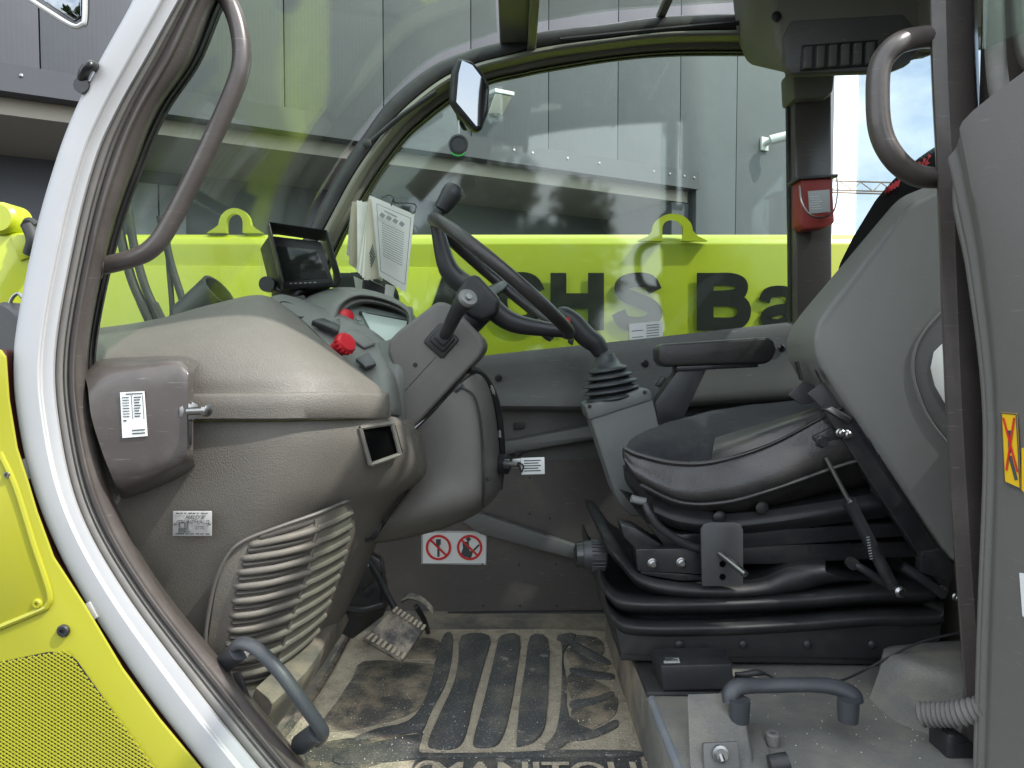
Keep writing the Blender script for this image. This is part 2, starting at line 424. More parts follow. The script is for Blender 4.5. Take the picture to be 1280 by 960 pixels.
# ------------------------------------------------------------------ warehouse behind
E2, N2 = Vector((.880, .475, 0)), Vector((.475, -.880, 0))
def bw(s, z, out=0.0): return Vector((0, 7.95, CAMZ)) + E2 * s + N2 * out + Vector((0, 0, z))
def s_at(px):
    k = (px - 640) / FPX; return 9 * k / (.88 - .475 * k)
wh = thing('warehouse', bw(0, -CAMZ, -.6), 'dark grey metal clad warehouse with recessed loading bay behind the yellow boom', 'building')
def wbox(s0, s1, z0, z1, o0, o1, bev=0): return prism([bw(s0, z0, o1), bw(s1, z0, o1), bw(s1, z1, o1), bw(s0, z1, o1)], N2 * (o0 - o1), bev)
ZF, SEND, SB = 2.57, s_at(1037), s_at(868)
mk('wall_core', [wbox(-16, SEND - .02, ZF, 8.0, -.5, -.09), wbox(SB, SEND - .02, -CAMZ, ZF, -.5, -.09)], 'cladding_joint', wh)
seams = [.526 + 1.082 * k for k in range(-15, 4)] + [SEND]
for a, b in zip(seams[:-1], seams[1:]):
    g = .006
    if b <= SB: sh = wbox(a + g, b - g, ZF, 8.05, -.09, -.0, .004)
    elif a < SB: sh = prism([bw(a + g, ZF), bw(SB, ZF), bw(SB, -CAMZ), bw(b - g, -CAMZ), bw(b - g, 8.05), bw(a + g, 8.05)], N2 * -.09, .004)
    else: sh = wbox(a + g, b - g, -CAMZ, 8.05, -.09, 0, .004)
    mk('cladding_panel', sh, 'cladding', wh)
mk('flashing', wbox(-16, SB, ZF - .245, ZF - .002, -.15, .05, 0), 'flashing', wh)
mk('soffit', wbox(-16, SB - .03, ZF - .40, ZF - .15, -1.8, -.151), 'soffit', wh)
mk('bay_wall', wbox(-16, SB + .1, -CAMZ, ZF - .3, -2.4, -1.8), 'bay_wall', wh)
for k in range(4): mk('wall_rail', wbox(-16, SB, -1.2 + k * .82, -1.185 + k * .82, -1.799, -1.792), 'cladding_joint', wh)
mk('bay_pillar', wbox(SB - .34, SB - .02, -CAMZ, ZF - .42, -1.78, -.13, .01), 'flashing', wh)
for a, b in ((203, 246), (248, 286)):
    mk('pale_bay_panel', wbox(s_at(a) - .25, s_at(b) - .25, -CAMZ, 2.0, -1.79, -1.7, .006), 'pale_bay_panel', wh)  # two pale grey panels at the back of the bay
for px in (38, 196, 212, 640, 663, 706, 745, 812, 832, 850, 862):
    s = s_at(px); mk('rivet', lathe([(.018, 0), (.016, .008), (.005, .012)], bw(s, ZF - .09, .05), N2, 8), 'steel', wh)
# wall lamp and security camera
s = s_at(618); lp = thing('wall_lamp', bw(s, 2.85, 0), 'square white floodlight fixed to the cladding above the bay', 'lamp')
mk('housing', prism([bw(s - .13, 3.05, .28), bw(s + .13, 3.05, .28), bw(s + .13, 3.08, .02), bw(s - .13, 3.08, .02)], (0, 0, .045), .008), 'label_white', lp)
mk('lens', prism([bw(s - .11, 3.045, .26), bw(s + .11, 3.045, .26), bw(s + .09, 2.88, .05), bw(s - .09, 2.88, .05)], N2 * -.04, .006), 'lamp_glass', lp)
mk('mount', wbox(s - .05, s + .05, 2.86, 3.0, 0, .06, .006), 'flashing', lp)
s = s_at(950); sc_ = thing('security_camera', bw(s, 3.0, 0), 'small white security camera on grey cladding near the building corner', 'camera')
mk('bracket', [wbox(s - .07, s + .07, 3.05, 3.25, 0, .04, .008), tube([bw(s, 3.15, .03), bw(s, 3.17, .16), bw(s + .05, 3.2, .2)], .045, 10)], 'label_white', sc_)
mk('camera_body', tube([bw(s - .06, 3.16, .18), bw(s + .16, 3.22, .34)], .07, 14, 1), 'label_white', sc_)
mk('lens', lathe([(.05, 0), (.045, .02), (.02, .022)], bw(s + .16, 3.22, .34), (bw(s + .16, 3.22, .34) - bw(s - .06, 3.16, .18)), 14), 'black_plastic', sc_)

# ------------------------------------------------------------------ far crane behind the yard, seen through the rear window
cr_ = thing('tower_crane', (42, 70, 0), 'distant rusty orange crane jib seen through the rear window', 'crane')
mk('mast', [tube([(42 + a, 70 + b, 0), (42 + a, 70 + b, 19)], .12, 6, 1) for a in (-.6, .6) for b in (-.6, .6)] + [tube([(42 - .6, 69.4, 2 * k), (42.6, 69.4, 2 * k + 2)], .06, 5, 1) for k in range(9)], 'crane', cr_)
mk('jib', [tube([(26, 70 + b, 17.6 + c), (60, 70 + b, 16.6 + c)], .08, 6, 1) for b, c in ((-.5, 0), (.5, 0), (0, 1.0))] + [tube([(27 + 2 * k, 69.5, 17.55 - .06 * k), (28 + 2 * k, 70, 18.5 - .06 * k), (29 + 2 * k, 69.5, 17.5 - .06 * k)], .06, 5, 1) for k in range(15)], 'crane', cr_)

# ------------------------------------------------------------------ trees across the yard (mirrored in the panes)
def tree(loc, h, r, label, seed):
    rnd = random.Random(seed); t = thing('broadleaf_tree', loc, label, 'tree'); o = Vector(loc)
    tr = [tube([o, o + Vector((.1, 0, h * .3)), o + Vector((0, .1, h * .62))], [.22, .16, .06], 10)]
    for k in range(9):
        a = k * 2.4; z = h * (.22 + .05 * k)
        tr.append(tube([o + Vector((0, 0, z)), o + Vector((math.cos(a) * r * .35, math.sin(a) * r * .35, z + h * .12)), o + Vector((math.cos(a) * r * .75, math.sin(a) * r * .75, z + h * .18))], [.09, .06, .02], 7))
    mk('trunk', tr, 'bark', t)
    clumps = []
    for k in range(70):
        d = Vector((rnd.gauss(0, 1), rnd.gauss(0, 1), rnd.gauss(0, 1))).normalized() * (rnd.random() ** .45)
        clumps.append((o + Vector((d.x * r, d.y * r, h * .52 + d.z * h * .47)), rnd.uniform(.6, 1.15) * r * .27))
    for mat, n in (('leaf', 12000), ('leaf_light', 6000)):
        V, F = [], []
        for k in range(n):
            c, cr0 = clumps[rnd.randrange(len(clumps))]
            d = Vector((rnd.gauss(0, 1), rnd.gauss(0, 1), rnd.gauss(0, .8))).normalized() * cr0 * (.5 + .6 * rnd.random())
            p = c + d; a = Vector((rnd.gauss(0, 1), rnd.gauss(0, 1), rnd.gauss(0, .6))).normalized(); b = a.cross(Vector((rnd.gauss(0, 1), rnd.gauss(0, 1), rnd.gauss(0, 1)))).normalized()
            L_ = rnd.uniform(.12, .25); i = len(V)
            V += [p - a * L_, p + b * L_ * .5, p + a * L_, p - b * L_ * .5]; F.append([i, i + 1, i + 2, i + 3])
        mk('crown', (V, F), mat, t, recalc=False)
tree((-.1, -21, 0), 8.2, 3.6, 'tall leafy tree mirrored in the middle of the far window', 3)
tree((9.0, -25, 0), 5.6, 3.4, 'small leafy tree added to darken the reflection low at the right of the far window', 8)  # added so its reflection darkens the pane in front of the boom
tree((-8.0, -22, 0), 7.2, 3.4, 'lower leafy tree mirrored at the left of the far window', 5)

# ------------------------------------------------------------------ telescopic boom beside the cab
YB = 1.40
bz = lambda py: P(640, py, YB).z
boom = thing('telescopic_boom', (0, 1.6, bz(520)), 'yellow green telescopic boom with large black letters beside the cab', 'boom')
prof = [(YB, bz(525)), (YB, bz(305)), (YB + .012, bz(297)), (YB + .035, bz(291)), (YB + .36, bz(291)), (YB + .40, bz(300)), (YB + .40, bz(525))]
mk('boom_tube', prism([(-2.3, y, z) for y, z in prof], (5.4, 0, 0), .004), 'yellow_paint', boom)
mk('doubler_plate', prism(PP([(-60, 331), (545, 334), (560, 345), (560, 520), (-60, 520)], YB - .008), (0, .0075, 0), .002), 'yellow_paint', boom)
def lug(cx, cy, w, h, base, Y):
    pts, inn = [], []
    for k in range(17):
        a = math.pi * k / 16; pts.append(P(cx + w * math.cos(a), cy - h * math.sin(a), Y))
        inn.append(P(cx + w * .52 * math.cos(a), cy - 2 - h * .58 * math.sin(a), Y))
    out = [P(cx + w * 1.75, base, Y), P(cx + w * 1.25, base - 6, Y)] + pts + [P(cx - w * 1.25, base - 6, Y), P(cx - w * 1.75, base, Y)]
    inn = [P(cx + w * .5, base, Y), P(cx + w * .52, base - 4, Y)] + inn + [P(cx - w * .52, base - 4, Y), P(cx - w * .5, base, Y)]
    V, F = [], []; n = len(out); tv = Vector((0, .022, 0))
    V = out + inn + [p + tv for p in out] + [p + tv for p in inn]
    for i in range(n - 1):
        F += [[i, i + 1, n + i + 1, n + i], [2 * n + i + 1, 2 * n + i, 3 * n + i, 3 * n + i + 1], [i + 1, i, 2 * n + i, 2 * n + i + 1], [n + i, n + i + 1, 3 * n + i + 1, 3 * n + i]]
    F += [[0, n, 3 * n, 2 * n], [n - 1, 3 * n - 1, 4 * n - 1, 2 * n - 1]]
    return V, F
mk('lifting_lug', lug(293, 281, 20, 21, 291, YB + .015), 'yellow_paint', boom)
mk('lifting_lug', lug(841, 288, 25, 21, 301, YB - .024), 'yellow_paint', boom)
YL = YB - .0095
letters = {
 'D': [([(428, 341), (428, 413)], 23), ([(439, 351), (462, 351), (482, 360), (489, 377), (482, 394), (462, 403), (439, 403)], 21)],
 'A': [([(541, 413), (566, 341)], 22), ([(594, 413), (569, 341)], 22), ([(552, 392), (584, 392)], 14)],
 'C': [([(672, 366), (664, 353), (648, 350), (631, 357), (624, 377), (631, 397), (648, 404), (664, 401), (672, 388)], 20)],
 'H': [([(698, 341), (698, 413)], 20), ([(745, 341), (745, 413)], 20), ([(707, 376), (736, 376)], 19)],
 'S': [([(819, 364), (812, 352), (797, 349.5), (781, 353), (777, 361), (783, 369), (798, 375), (814, 383), (819, 392), (812, 402), (797, 405), (780, 402), (773, 390)], 18)],
 'B': [([(881.5, 341), (881.5, 413)], 21), ([(892, 349), (913, 349), (925, 353), (927, 361), (920, 369), (892, 371.5)], 16), ([(892, 374), (917, 375), (929, 382), (929, 396), (918, 404.5), (892, 405)], 17)],
 'a': [([(992, 372), (992, 413)], 19), ([(955, 377), (960, 367), (972, 364), (985, 366), (992, 376)], 14), ([(990, 386), (970, 388), (958, 394), (960, 403), (974, 405.5), (990, 398)], 14)],
 'u': [([(1024, 362), (1024, 413)], 19), ([(1070, 362), (1070, 413)], 19), ([(1026, 395), (1036, 405), (1052, 404), (1068, 392)], 15)],
}
dep = 0
for ch, st in letters.items():
    shp = []
    for pts, w in st:
        dep += 1; shp.append(stroke(pts, w, YL - .0004 * (dep % 4), .001))
    mk('letter', shp, 'letter_black', boom, label='black painted letter ' + ch)
# boom head seen past the door frame on the far left
mk('head_bracket', prism(PP([(-70, 292), (34, 290), (41, 300), (41, 470), (-70, 470)], 1.30), (0, .3, 0), .012), 'yellow_paint', boom)
mk('gusset', prism(PP([(12, 293), (36, 293), (36, 322), (24, 326)], 1.29), (0, .02, 0), .004), 'yellow_paint', boom)
mk('pivot_boss', lathe([(.042, 0), (.052, .012), (.052, .09), (.042, .1)], P(-2, 272, 1.28), (0, 1, 0), 28), 'yellow_paint', boom)
mk('hose_clamp', [tube(PPP([(36, 283, 1.27), (42, 300, 1.26), (38, 318, 1.27)]), .022, 10), tube(PPP([(30, 284, 1.28), (36, 276, 1.27), (46, 282, 1.27)]), .012, 8)], 'hose_black', boom)

# ------------------------------------------------------------------ hydraulic hoses in front of the windshield
hs = thing('hydraulic_hose', P(190, 470, 1.15), 'bundle of dark hydraulic hoses rising in front of the boom beyond the windshield', 'hose')
for pts, r in (([(143, 235), (150, 290), (165, 350), (192, 410)], .0135), ([(157, 235), (166, 300), (182, 360), (204, 405)], .0125), ([(200, 270), (214, 330), (228, 375), (236, 410)], .011), ([(209, 285), (211, 330), (215, 380), (216, 410)], .008)):
    mk('hose_run', tube(PP(pts, 1.12), r, 10), 'hose_black', hs)
    x, y = pts[2]; x1, y1 = pts[3]
    mk('hose_fitting', tube(PP([(x + (x1 - x) * .45, y + (y1 - y) * .45), (x1, y1)], 1.12), r * 1.25, 8, 1), 'hose_black', hs)

# ------------------------------------------------------------------ telehandler: cab shell
tel = thing('telehandler', (0, .5, 0), 'yellow telehandler with its cab door open, brown frame and white edge', 'telehandler')
ZFL = -.72                                               # cab floor below eye height
PROF = [(-.665, -.10), (-.655, 0), (-.615, .17), (-.57, .32), (-.51, .45), (-.40, .61), (-.227, .785), (-.04, .86), (.255, .915), (.675, .945)]
WO = [(178, -40), (166, 0), (125, 75), (94, 137), (70, 200), (42, 300), (17, 440), (24, 540), (51, 640), (100, 742), (177, 860), (254, 960), (308, 1030)]
WI = [(247, -40), (225, 0), (183, 75), (148, 137), (120, 200), (94, 300), (70, 440), (76, 540), (101, 640), (156, 740), (245, 860), (325, 960), (385, 1030)]
GI = [(258, -40), (236, 0), (197, 75), (163, 137), (137, 200), (110, 300), (86, 440), (92, 540), (118, 640), (176, 740), (268, 860), (350, 960), (412, 1030)]
BI = [(300, -40), (270, 0), (240, 75), (199, 137), (172, 200), (138, 300), (111, 440), (118, 540), (148, 640), (205, 740), (302, 860), (385, 960), (450, 1030)]
KI = [(310, -40), (279, 0), (247, 75), (206, 137), (178, 200), (143, 300), (115, 440), (121, 540), (151, 640), (208, 740), (305, 860), (388, 960), (453, 1030)]
mk('door_surround', band(WO, WI, 0, [(0, .02), (.02, -.018), (.06, -.026), (.25, -.030), (.58, -.033), (.64, -.028), (.70, -.023), (.95, -.021), (1, -.006)], thick=(0, .03, 0)), 'white_paint', tel, label='white painted outer edge of the door opening', sharp=50)
mk('door_seal', band(WI, GI, 0, [(0, -.004), (.12, -.009), (.55, -.007), (.66, -.004), (.78, -.008), (1, -.002)], thick=(0, .03, 0)), 'seal_rubber', tel, sharp=60)
mk('front_post', band(GI, BI, 0, [(0, .002), (.06, -.006), (.24, -.010), (.34, -.007), (.40, .000), (.55, .004), (.80, .014), (.93, .030), (1, .06)], thick=(-.018, .03, 0)), 'brown_paint', tel, sharp=50)
mk('glass_gasket', band(BI[:8], KI[:8], 0, [(0, .058), (.5, .056), (1, .066)], thick=(0, .012, 0)), 'black_rubber', tel)
# windshield, roof glass, roof bars, slats closed up to block sun
def profslab(p, y0, y1, tv): return patch([[W(x, y0, z) for x, z in p], [W(x, (y0 + y1) / 2, z) for x, z in p], [W(x, y1, z) for x, z in p]], 6, 2, tv)
mk('windshield', profslab([(x, z) for x, z in PROF[:8]], .06, .93, (-.005, 0, .004)), 'windshield_glass', tel)
mk('roof_pane', profslab([(.055, .887), (.255, .917), (.45, .932), (.66, .945)], .06, .93, (0, 0, .006)), 'roof_glass', tel)
def bar_y(x, z, w, h): return box(W(x, .49, z), (w, .90, h), .006)
mk('roof_crossbar', [bar_y(.005, .845, .075, .05), bar_y(.052, .835, .022, .085)], 'headliner', tel)
mk('roof_strut', bar_y(.40, .905, .022, .022), 'headliner', tel)
for k in range(8): mk('sun_block_slat', box(W(.07 + .085 * k, .375, .985 + .016 * (k % 2)), (.087, .73, .012), .003), 'charcoal_metal', tel)  # guard slats widened until they overlap, to keep sun off the floor
O = [(340, 360), (381, 294), (422, 216), (456, 166), (487, 125), (537, 84), (581, 64), (625, 52), (678, 39), (756, 30), (834, 20), (947, 16), (1010, 14)]
I = [(395, 370), (437, 281), (469, 225), (503, 178), (528, 154), (570, 122), (612, 103), (650, 94), (690, 86), (772, 73), (850, 67), (969, 67), (1010, 68)]
mk('rail_seal', band(O, I, .90, [(0, .04), (.03, .0), (.2, -.008), (.38, -.004), (.42, .02)], 6), 'black_rubber', tel)
mk('roof_rail', band(O, I, .90, [(.40, .02), (.44, -.03), (.55, -.035), (.70, .0), (.74, .012), (.86, .014), (.93, .035)], 6), 'headliner', tel, label='curved headliner rail over the far window')
mk('window_gasket', band(O, I, .90, [(.93, .030), (.96, .024), (1, .042)], 6, (0, .02, 0)), 'black_rubber', tel)
for pts, e in (([(460, 180, .86), (500, 146, .86), (545, 115, .86)], (460, 181)), ([(700, 50, .86), (830, 37, .86), (930, 28, .86)], (934, 27))):
    mk('gas_spring', [tube(PPP(pts), .0065, 8), lathe([(.012, 0), (.012, .015), (.006, .018)], P(*e, .868), (0, -1, 0), 12)], 'black_plastic', tel)
mk('near_roof_rail', tube([W(x, .0, z + .03) for x, z in PROF[5:]] + [W(.95, 0, .97)], .045, 12), 'brown_paint', tel)
mk('side_window', prism(PP([(388, 372), (431, 283), (464, 225), (498, 178), (524, 152), (567, 119), (609, 100), (690, 83), (772, 70), (850, 64), (1000, 64), (1003, 420), (600, 462), (388, 486)], .946), (0, .006, 0)), 'window_glass', tel)
mk('rear_gasket', prism(PP([(983, 66), (992, 66), (996, 408), (988, 409)], .93), (0, .013, 0), .003), 'black_rubber', tel)
mk('rear_post', prism(PP([(992, 60), (1040, 60), (1041, 420), (996, 420)], .90), (0, .07, 0), .008), 'wall_paint', tel)
mk('post_cap', prism(PP([(990, 84), (1046, 80), (1043, 113), (1036, 122), (992, 124)], .87), (0, .09, 0), .012), 'headliner', tel)
# rear wall and window, roof rear, near quarter
mk('rear_window', box(W(.93, .5, .42), (.006, .82, .84), 0), 'rear_glass', tel)
mk('rear_wall', box(W(.93, .49, -.40), (.05, .98, .80), .01), 'headliner', tel)
mk('rear_header', prism([W(.91, .0, .56), W(.91, .4, .635), W(.91, .66, .685), W(.91, .98, .79), W(.91, .98, .955), W(.91, 0, .955)], (.05, 0, 0), .004), 'headliner', tel)
mk('rear_roof_with_sun_block', prism([W(.66, 0, .955), W(1.25, 0, .985), W(1.25, .97, .985), W(.66, .97, .955)], (0, 0, .05), .008), 'headliner', tel)  # overhang behind the rear wall is added to block sun through the rear window
mk('sun_gap_blocker', box(W(.715, -.02, 0), (.03, .09, 1.9), .004), 'brown_paint', tel)  # unseen plate added to stop sun leaking between door and pillar
mk('quarter_panel', prism([W(.70, .02, -1.0), W(.96, .02, -1.0), W(.96, .02, .97), W(.70, .02, .97)], (0, .03, 0), .005), 'brown_paint', tel)
# near rear pillar of the doorway
PL = ((1160, -40), (1164, 100), (1171, 240), (1180, 480), (1193, 700), (1205, 870), (1212, 1000))
mk('rear_pillar', patch([[P(x + o, y, Y) for x, y in PL] for o, Y in ((0, .06), (1, .003), (3, .0), (18, -.002), (21, -.003), (24, -.0015), (50, .010), (56, .03))], 5, 1, (.038, .05, 0)), 'brown_paint', tel, sharp=30)
mk('grab_handle', tube(PPP([(1172, 46, .035), (1150, 47, .005), (1122, 55, -.02), (1101, 80, -.02), (1097, 120, -.02), (1101, 165, -.02), (1118, 198, -.02), (1145, 219, .0), (1180, 223, .035)]), .0155, 16), 'brown_paint', tel, label='brown tubular grab handle on the rear pillar')
mk('grab_handle', tube(PPP([(262, -22, .05), (280, -8, .04), (297, 30, .035), (302, 75, .03), (290, 118, .03), (255, 195, .03), (212, 280, .03), (190, 310, .03), (165, 323, .035), (122, 334, .045)]), .0135, 16), 'brown_paint', tel, label='long brown tubular grab handle on the front post')
mk('weld_bead', tube(PPP([(121, 318, .045), (127, 330, .03), (124, 346, .045)]), .005, 8), 'brown_paint', tel)
# far side wall
mk('side_trim', patch([[P(x, y, .93) for x, y in ((370, 476), (500, 460), (600, 445), (800, 424), (1000, 402), (1080, 394))],
    [P(x, y, .905) for x, y in ((370, 481), (500, 465), (600, 449), (800, 428), (1000, 406), (1080, 398))],
    [P(x, y, .90) for x, y in ((370, 510), (500, 498), (600, 487), (800, 472), (1000, 455), (1080, 448))],
    [P(x, y, .885) for x, y in ((370, 528), (500, 520), (600, 508), (800, 507), (1000, 492), (1080, 488))],
    [P(x, y, .915) for x, y in ((370, 534), (500, 526), (600, 514), (800, 514), (1000, 500), (1080, 496))]], 5, 3, (0, .03, 0)), 'trim_grey', tel, label='grey sill trim under the far window')
for x, y in ((623, 472), (806, 454), (977, 435), (990, 482), (648, 566)):
    mk('bolt', lathe([(.010, 0), (.010, .004), (.006, .006), (.006, .002), (.003, .002)], P(x, y, .899), (0, -1, 0), 14), 'black_metal', tel)
mk('side_recess', prism(PP([(560, 505), (800, 505), (1080, 490), (1080, 560), (560, 580)], .95), (0, .02, 0), 0), 'trim_grey', tel)
mk('door_latch_slot', prism(PP([(642, 529), (656, 528), (656, 536), (642, 537)], .94), (0, .01, 0), .002), 'black_plastic', tel)
mk('side_ledge', prism(PP([(600, 558), (745, 531), (1090, 500), (1090, 520), (745, 549), (632, 569), (600, 580)], .90), (0, .06, 0), .008), 'trim_grey', tel)
mk('side_panel', prism(PP([(350, 500), (560, 560), (1100, 515), (1100, 775), (350, 775)], .955), (0, .02, 0), 0), 'wall_paint', tel, label='dark brown lower side panel with small drilled holes')
holes = [(685, 566), (742, 565), (662, 642), (687, 648), (637, 657), (670, 665), (745, 647), (603, 705), (649, 706), (695, 705), (604, 757), (650, 757), (696, 757), (662, 597)]
mk('drilled_hole', [lathe([(.0032, 0), (.0032, .002)], P(x, y, .9552), (0, -1, 0), 8) for x, y in holes], 'black_rubber', tel, kind='stuff')
mk('wall_brace', prism(PP([(575, 650), (598, 641), (738, 688), (740, 706), (600, 668)], .925), (0, .028, 0), .006), 'trim_grey', tel)
mk('floor_edge', prism(PP([(470, 768), (760, 765), (1000, 770), (1000, 790), (760, 783), (470, 788)], .935), (0, .02, 0), .003), 'black_rubber', tel)
mk('cab_floor', box(W(.1, .47, ZFL - .03), (1.75, .98, .04), .004), 'floor_dirty', tel)
mk('chassis', box(W(.2, .62, -1.12), (2.6, .60, .62), .01), 'black_metal', tel)
# warning sign on the side panel
def sticker(name, pts, Y, mat, parent, th=.0012, label=None): return mk(name, prism(PP(pts, Y), (0, th, 0)), mat, parent, label=label)
YS = .9535
sg = sticker('prohibition_sign', [(527, 664), (609, 664), (608, 706), (527, 705)], YS, 'label_white', tel, label='white sign with two red prohibition rings')
def ringshape(cx, cy, r, w, Y, n=28):
    return stroke([(cx + r * math.cos(2 * math.pi * k / n), cy + r * math.sin(2 * math.pi * k / n)) for k in range(n + 1)], w, Y, .0005, 1)
mk('sign_border', [stroke(p, 1.0, YS - .0006, .0004, 1) for p in ([(528, 665), (608, 665)], [(528, 704.5), (608, 705)], [(528, 665), (528, 705)], [(608, 665), (607.5, 705)])], 'ink_grey', sg)
for cx in (548, 587):
    mk('prohibition_ring', [ringshape(cx, 684.5, 14.5, 3, YS - .0012), stroke([(cx - 10, 675), (cx + 10, 694.5)], 2.6, YS - .0016, .0003)], 'label_red', sg)
mk('sign_figure', [stroke([(548, 674), (548, 681)], 6, YS - .0008, .0003), stroke([(548, 681), (548, 696)], 3, YS - .0009, .0003)], 'ink', sg)
mk('sign_figure', [stroke([(577, 690), (590, 694)], 9, YS - .0008, .0003), stroke([(582, 677), (583, 690)], 8, YS - .0007, .0003), stroke([(584, 672), (587, 676)], 5, YS - .00085, .0003), stroke([(590, 690), (599, 681)], 2.4, YS - .00095, .0003)], 'ink', sg)
sticker('window_notice', [(786, 405), (828, 401), (829, 422), (787, 426)], .944, 'label_white', tel, label='small white printed notice stuck low on the far window')
mk('notice_print', [stroke([(790, 410 + 4 * k), (790 + 14, 408.6 + 4 * k)], 1.1, .9432, .0004) for k in (1, 3)] + [stroke([(808, 407 + 3.3 * k), (808 + 16, 405.4 + 3.3 * k)], 1.3, .9432, .0004) for k in range(5)], 'ink_grey', tel)
# overhead console
oc = mk('overhead_console', prism(PP([(958, -60), (966, 15), (972, 60), (985, 90), (1000, 96), (1110, 88), (1160, 70), (1260, 60), (1260, -60)], .60), (0, .30, .14), .02, 3), 'headliner', tel)
mk('console_face', prism(PP([(980, 45), (990, 24), (1130, 16), (1150, 40), (1140, 78), (1115, 88), (990, 92), (982, 82)], .588), (0, .03, 0), .008), 'trim_grey', oc)
mk('switch_bezel', prism(PP([(1003, 56), (1098, 49), (1097, 81), (1001, 88)], .583), (0, .02, 0), .002), 'black_plastic', oc)
for k in range(6):
    x = 1006 + k * 15.6; y = 58 - k * 1.15
    mk('rocker_switch', prism(PP([(x, y), (x + 10, y - .7), (x + 9, y + 26), (x - 1, y + 27)], .575), (0, .012, 0), .002), 'trim_grey', oc)
mk('console_screw', lathe([(.011, 0), (.011, .004), (.005, .005)], P(970, 21, .599), (0, -1, 0), 12), 'black_metal', oc)
mk('headliner_panel', prism(PP([(1045, 60), (1300, 40), (1300, -80), (1045, -80)], .86), (0, .1, 0), .01), 'headliner', tel)
# yellow front bodywork below the door
YH = -.04
HB = [(-60, 435), (0, 437), (6, 446), (10, 500), (20, 560), (33, 600), (45, 640), (66, 697), (105, 757), (152, 836), (199, 900), (249, 960), (296, 1020)]
hood = mk('front_bodywork', prism(PP(HB + [(300, 1200), (-200, 1200), (-200, 435)], YH), (0, .005, 0), .0018), 'hood_yellow', tel, label='yellow front bodywork panel with perforated grille')
mk('hood_return', band([(x + 2, y) for x, y in HB[1:]], [(x + 22, y) for x, y in HB[1:]], .0, [(0, -.02), (.5, .03), (1, .05)], thick=(0, .01, 0)), 'rust_red', hood)
mk('embossed_panel', prism(PP([(-40, 560), (0, 566), (20, 610), (62, 742), (60, 757), (46, 764), (-40, 800)], YH - .002), (0, .004, 0), .002), 'hood_yellow', hood)
mk('embossed_rim', tube(PPP([(0, 566, YH - .001), (20, 610, YH - .001), (42, 680, YH - .001), (61, 738, YH - .001), (60, 756, YH - .001), (45, 765, YH - .001), (-40, 800, YH - .001)]), .0045, 8), 'hood_yellow', hood)
for x, y, r, m in ((48, 754, .007, 'hood_yellow'), (80, 788, .009, 'black_plastic'), (11, 593, .005, 'steel')):
    mk('body_screw', lathe([(r, 0), (r, .003), (r * .8, .005), (r * .4, .005), (r * .4, .002)], P(x, y, YH - .001), (0, -1, 0), 18), m, hood)
mk('grille_backing', prism(PP([(-50, 838), (60, 815), (84, 816), (96, 826), (192, 962), (230, 1020), (-50, 1020)], YH - .001), (0, .0015, 0)), 'black_rubber', hood)
# perforated sheet: two crossing sets of fine wires
wires = []
tri = [(-50, 838), (78, 815), (192, 962), (-50, 962)]
def in_tri(x, y):
    if y > 975 or y < 813: return False
    top = 836.5 - (x + 50) * 23 / 128
    if y < top: return False
    if x > 84 and y < 813.5 + (x - 84) * (147 / 110.): return False
    return True
for sgn in (1, -1):
    for c in range(-400, 1300, 5):
        run = None
        for t in [-50 + .75 * q for q in range(360)]:
            y = c + sgn * t * .62 + (0 if sgn > 0 else 560)
            if in_tri(t, y):
                if run is None: run = (t, y)
                last = (t, y)
            elif run is not None:
                if last[0] - run[0] > 3: wires.append(stroke([run, last], 1.7, YH - .0035 - (.0006 if sgn > 0 else 0), .0008, 1))
                run = None
        if run is not None: wires.append(stroke([run, last], 1.7, YH - .0035 - (.0006 if sgn > 0 else 0), .0008, 1))
mk('grille_mesh', wires, 'hood_yellow', hood, kind='stuff')
mk('seam_clip', prism(PP([(104, 756), (112, 752), (122, 772), (116, 776)], -.03), (0, .03, 0), .001), 'label_silver', tel)
mk('seam_clip', prism(PP([(24, 575), (31, 573), (38, 598), (33, 600)], -.02), (0, .03, 0), .001), 'label_silver', tel)
# work lamp housing peeking out left of the frame
wl_ = thing('work_lamp', P(5, 445, .2), 'grey front work lamp peeking out beside the white door edge', 'lamp')
mk('housing', [prism(PP([(4, 396), (24, 388), (30, 394), (30, 440), (8, 446)], .18), (0, .06, 0), .006), lathe([(.05, 0), (.055, .02), (.055, .05), (.03, .08)], P(-6, 418, .15), (0.2, 1, 0), 20)], 'charcoal_metal', wl_)
mk('wire_bail', tube(PPP([(10, 392, .17), (14, 375, .17), (22, 367, .17), (28, 372, .17)]), .003, 8), 'steel', wl_)
# mirror arm clip on the post outside and exterior mirror
mk('mirror_bracket', [tube(PPP([(104, 112, -.01), (104, 94, -.03), (112, 82, -.04), (120, 84, -.02)]), .007, 10), lathe([(.011, 0), (.011, .03)], P(101, 106, -.03), (0, 1, 0), 12)], 'black_metal', tel)
em = thing('exterior_mirror', P(66, 30, -.25), 'large black backed exterior mirror hanging at the top left corner', 'mirror')
mk('mirror_shell', patch([[P(24, -10, -.22), P(60, 14, -.22), P(92, 33, -.22), P(106, 26, -.22), P(106, -40, -.22)], [P(40, -20, -.16), P(66, 0, -.13), P(92, 14, -.14), P(102, 6, -.15), P(102, -40, -.15)], [P(50, -40, -.12), P(70, -35, -.1), P(90, -30, -.1), P(100, -30, -.1), P(100, -50, -.1)]], 5, 4, (.0, .008, .004)), 'handle_grey', em)
mk('mirror_pane', prism(PP([(38, -10), (64, 8), (92, 26), (101, 20), (102, -50), (38, -50)], -.205), (0, .004, 0), .001), 'mirror', em)
mk('mirror_rim', tube(PPP([(26, -8, -.222), (60, 14, -.222), (90, 32, -.222), (102, 31, -.222), (106, 20, -.222), (106, -50, -.222)]), .0028, 8), 'label_silver', em)

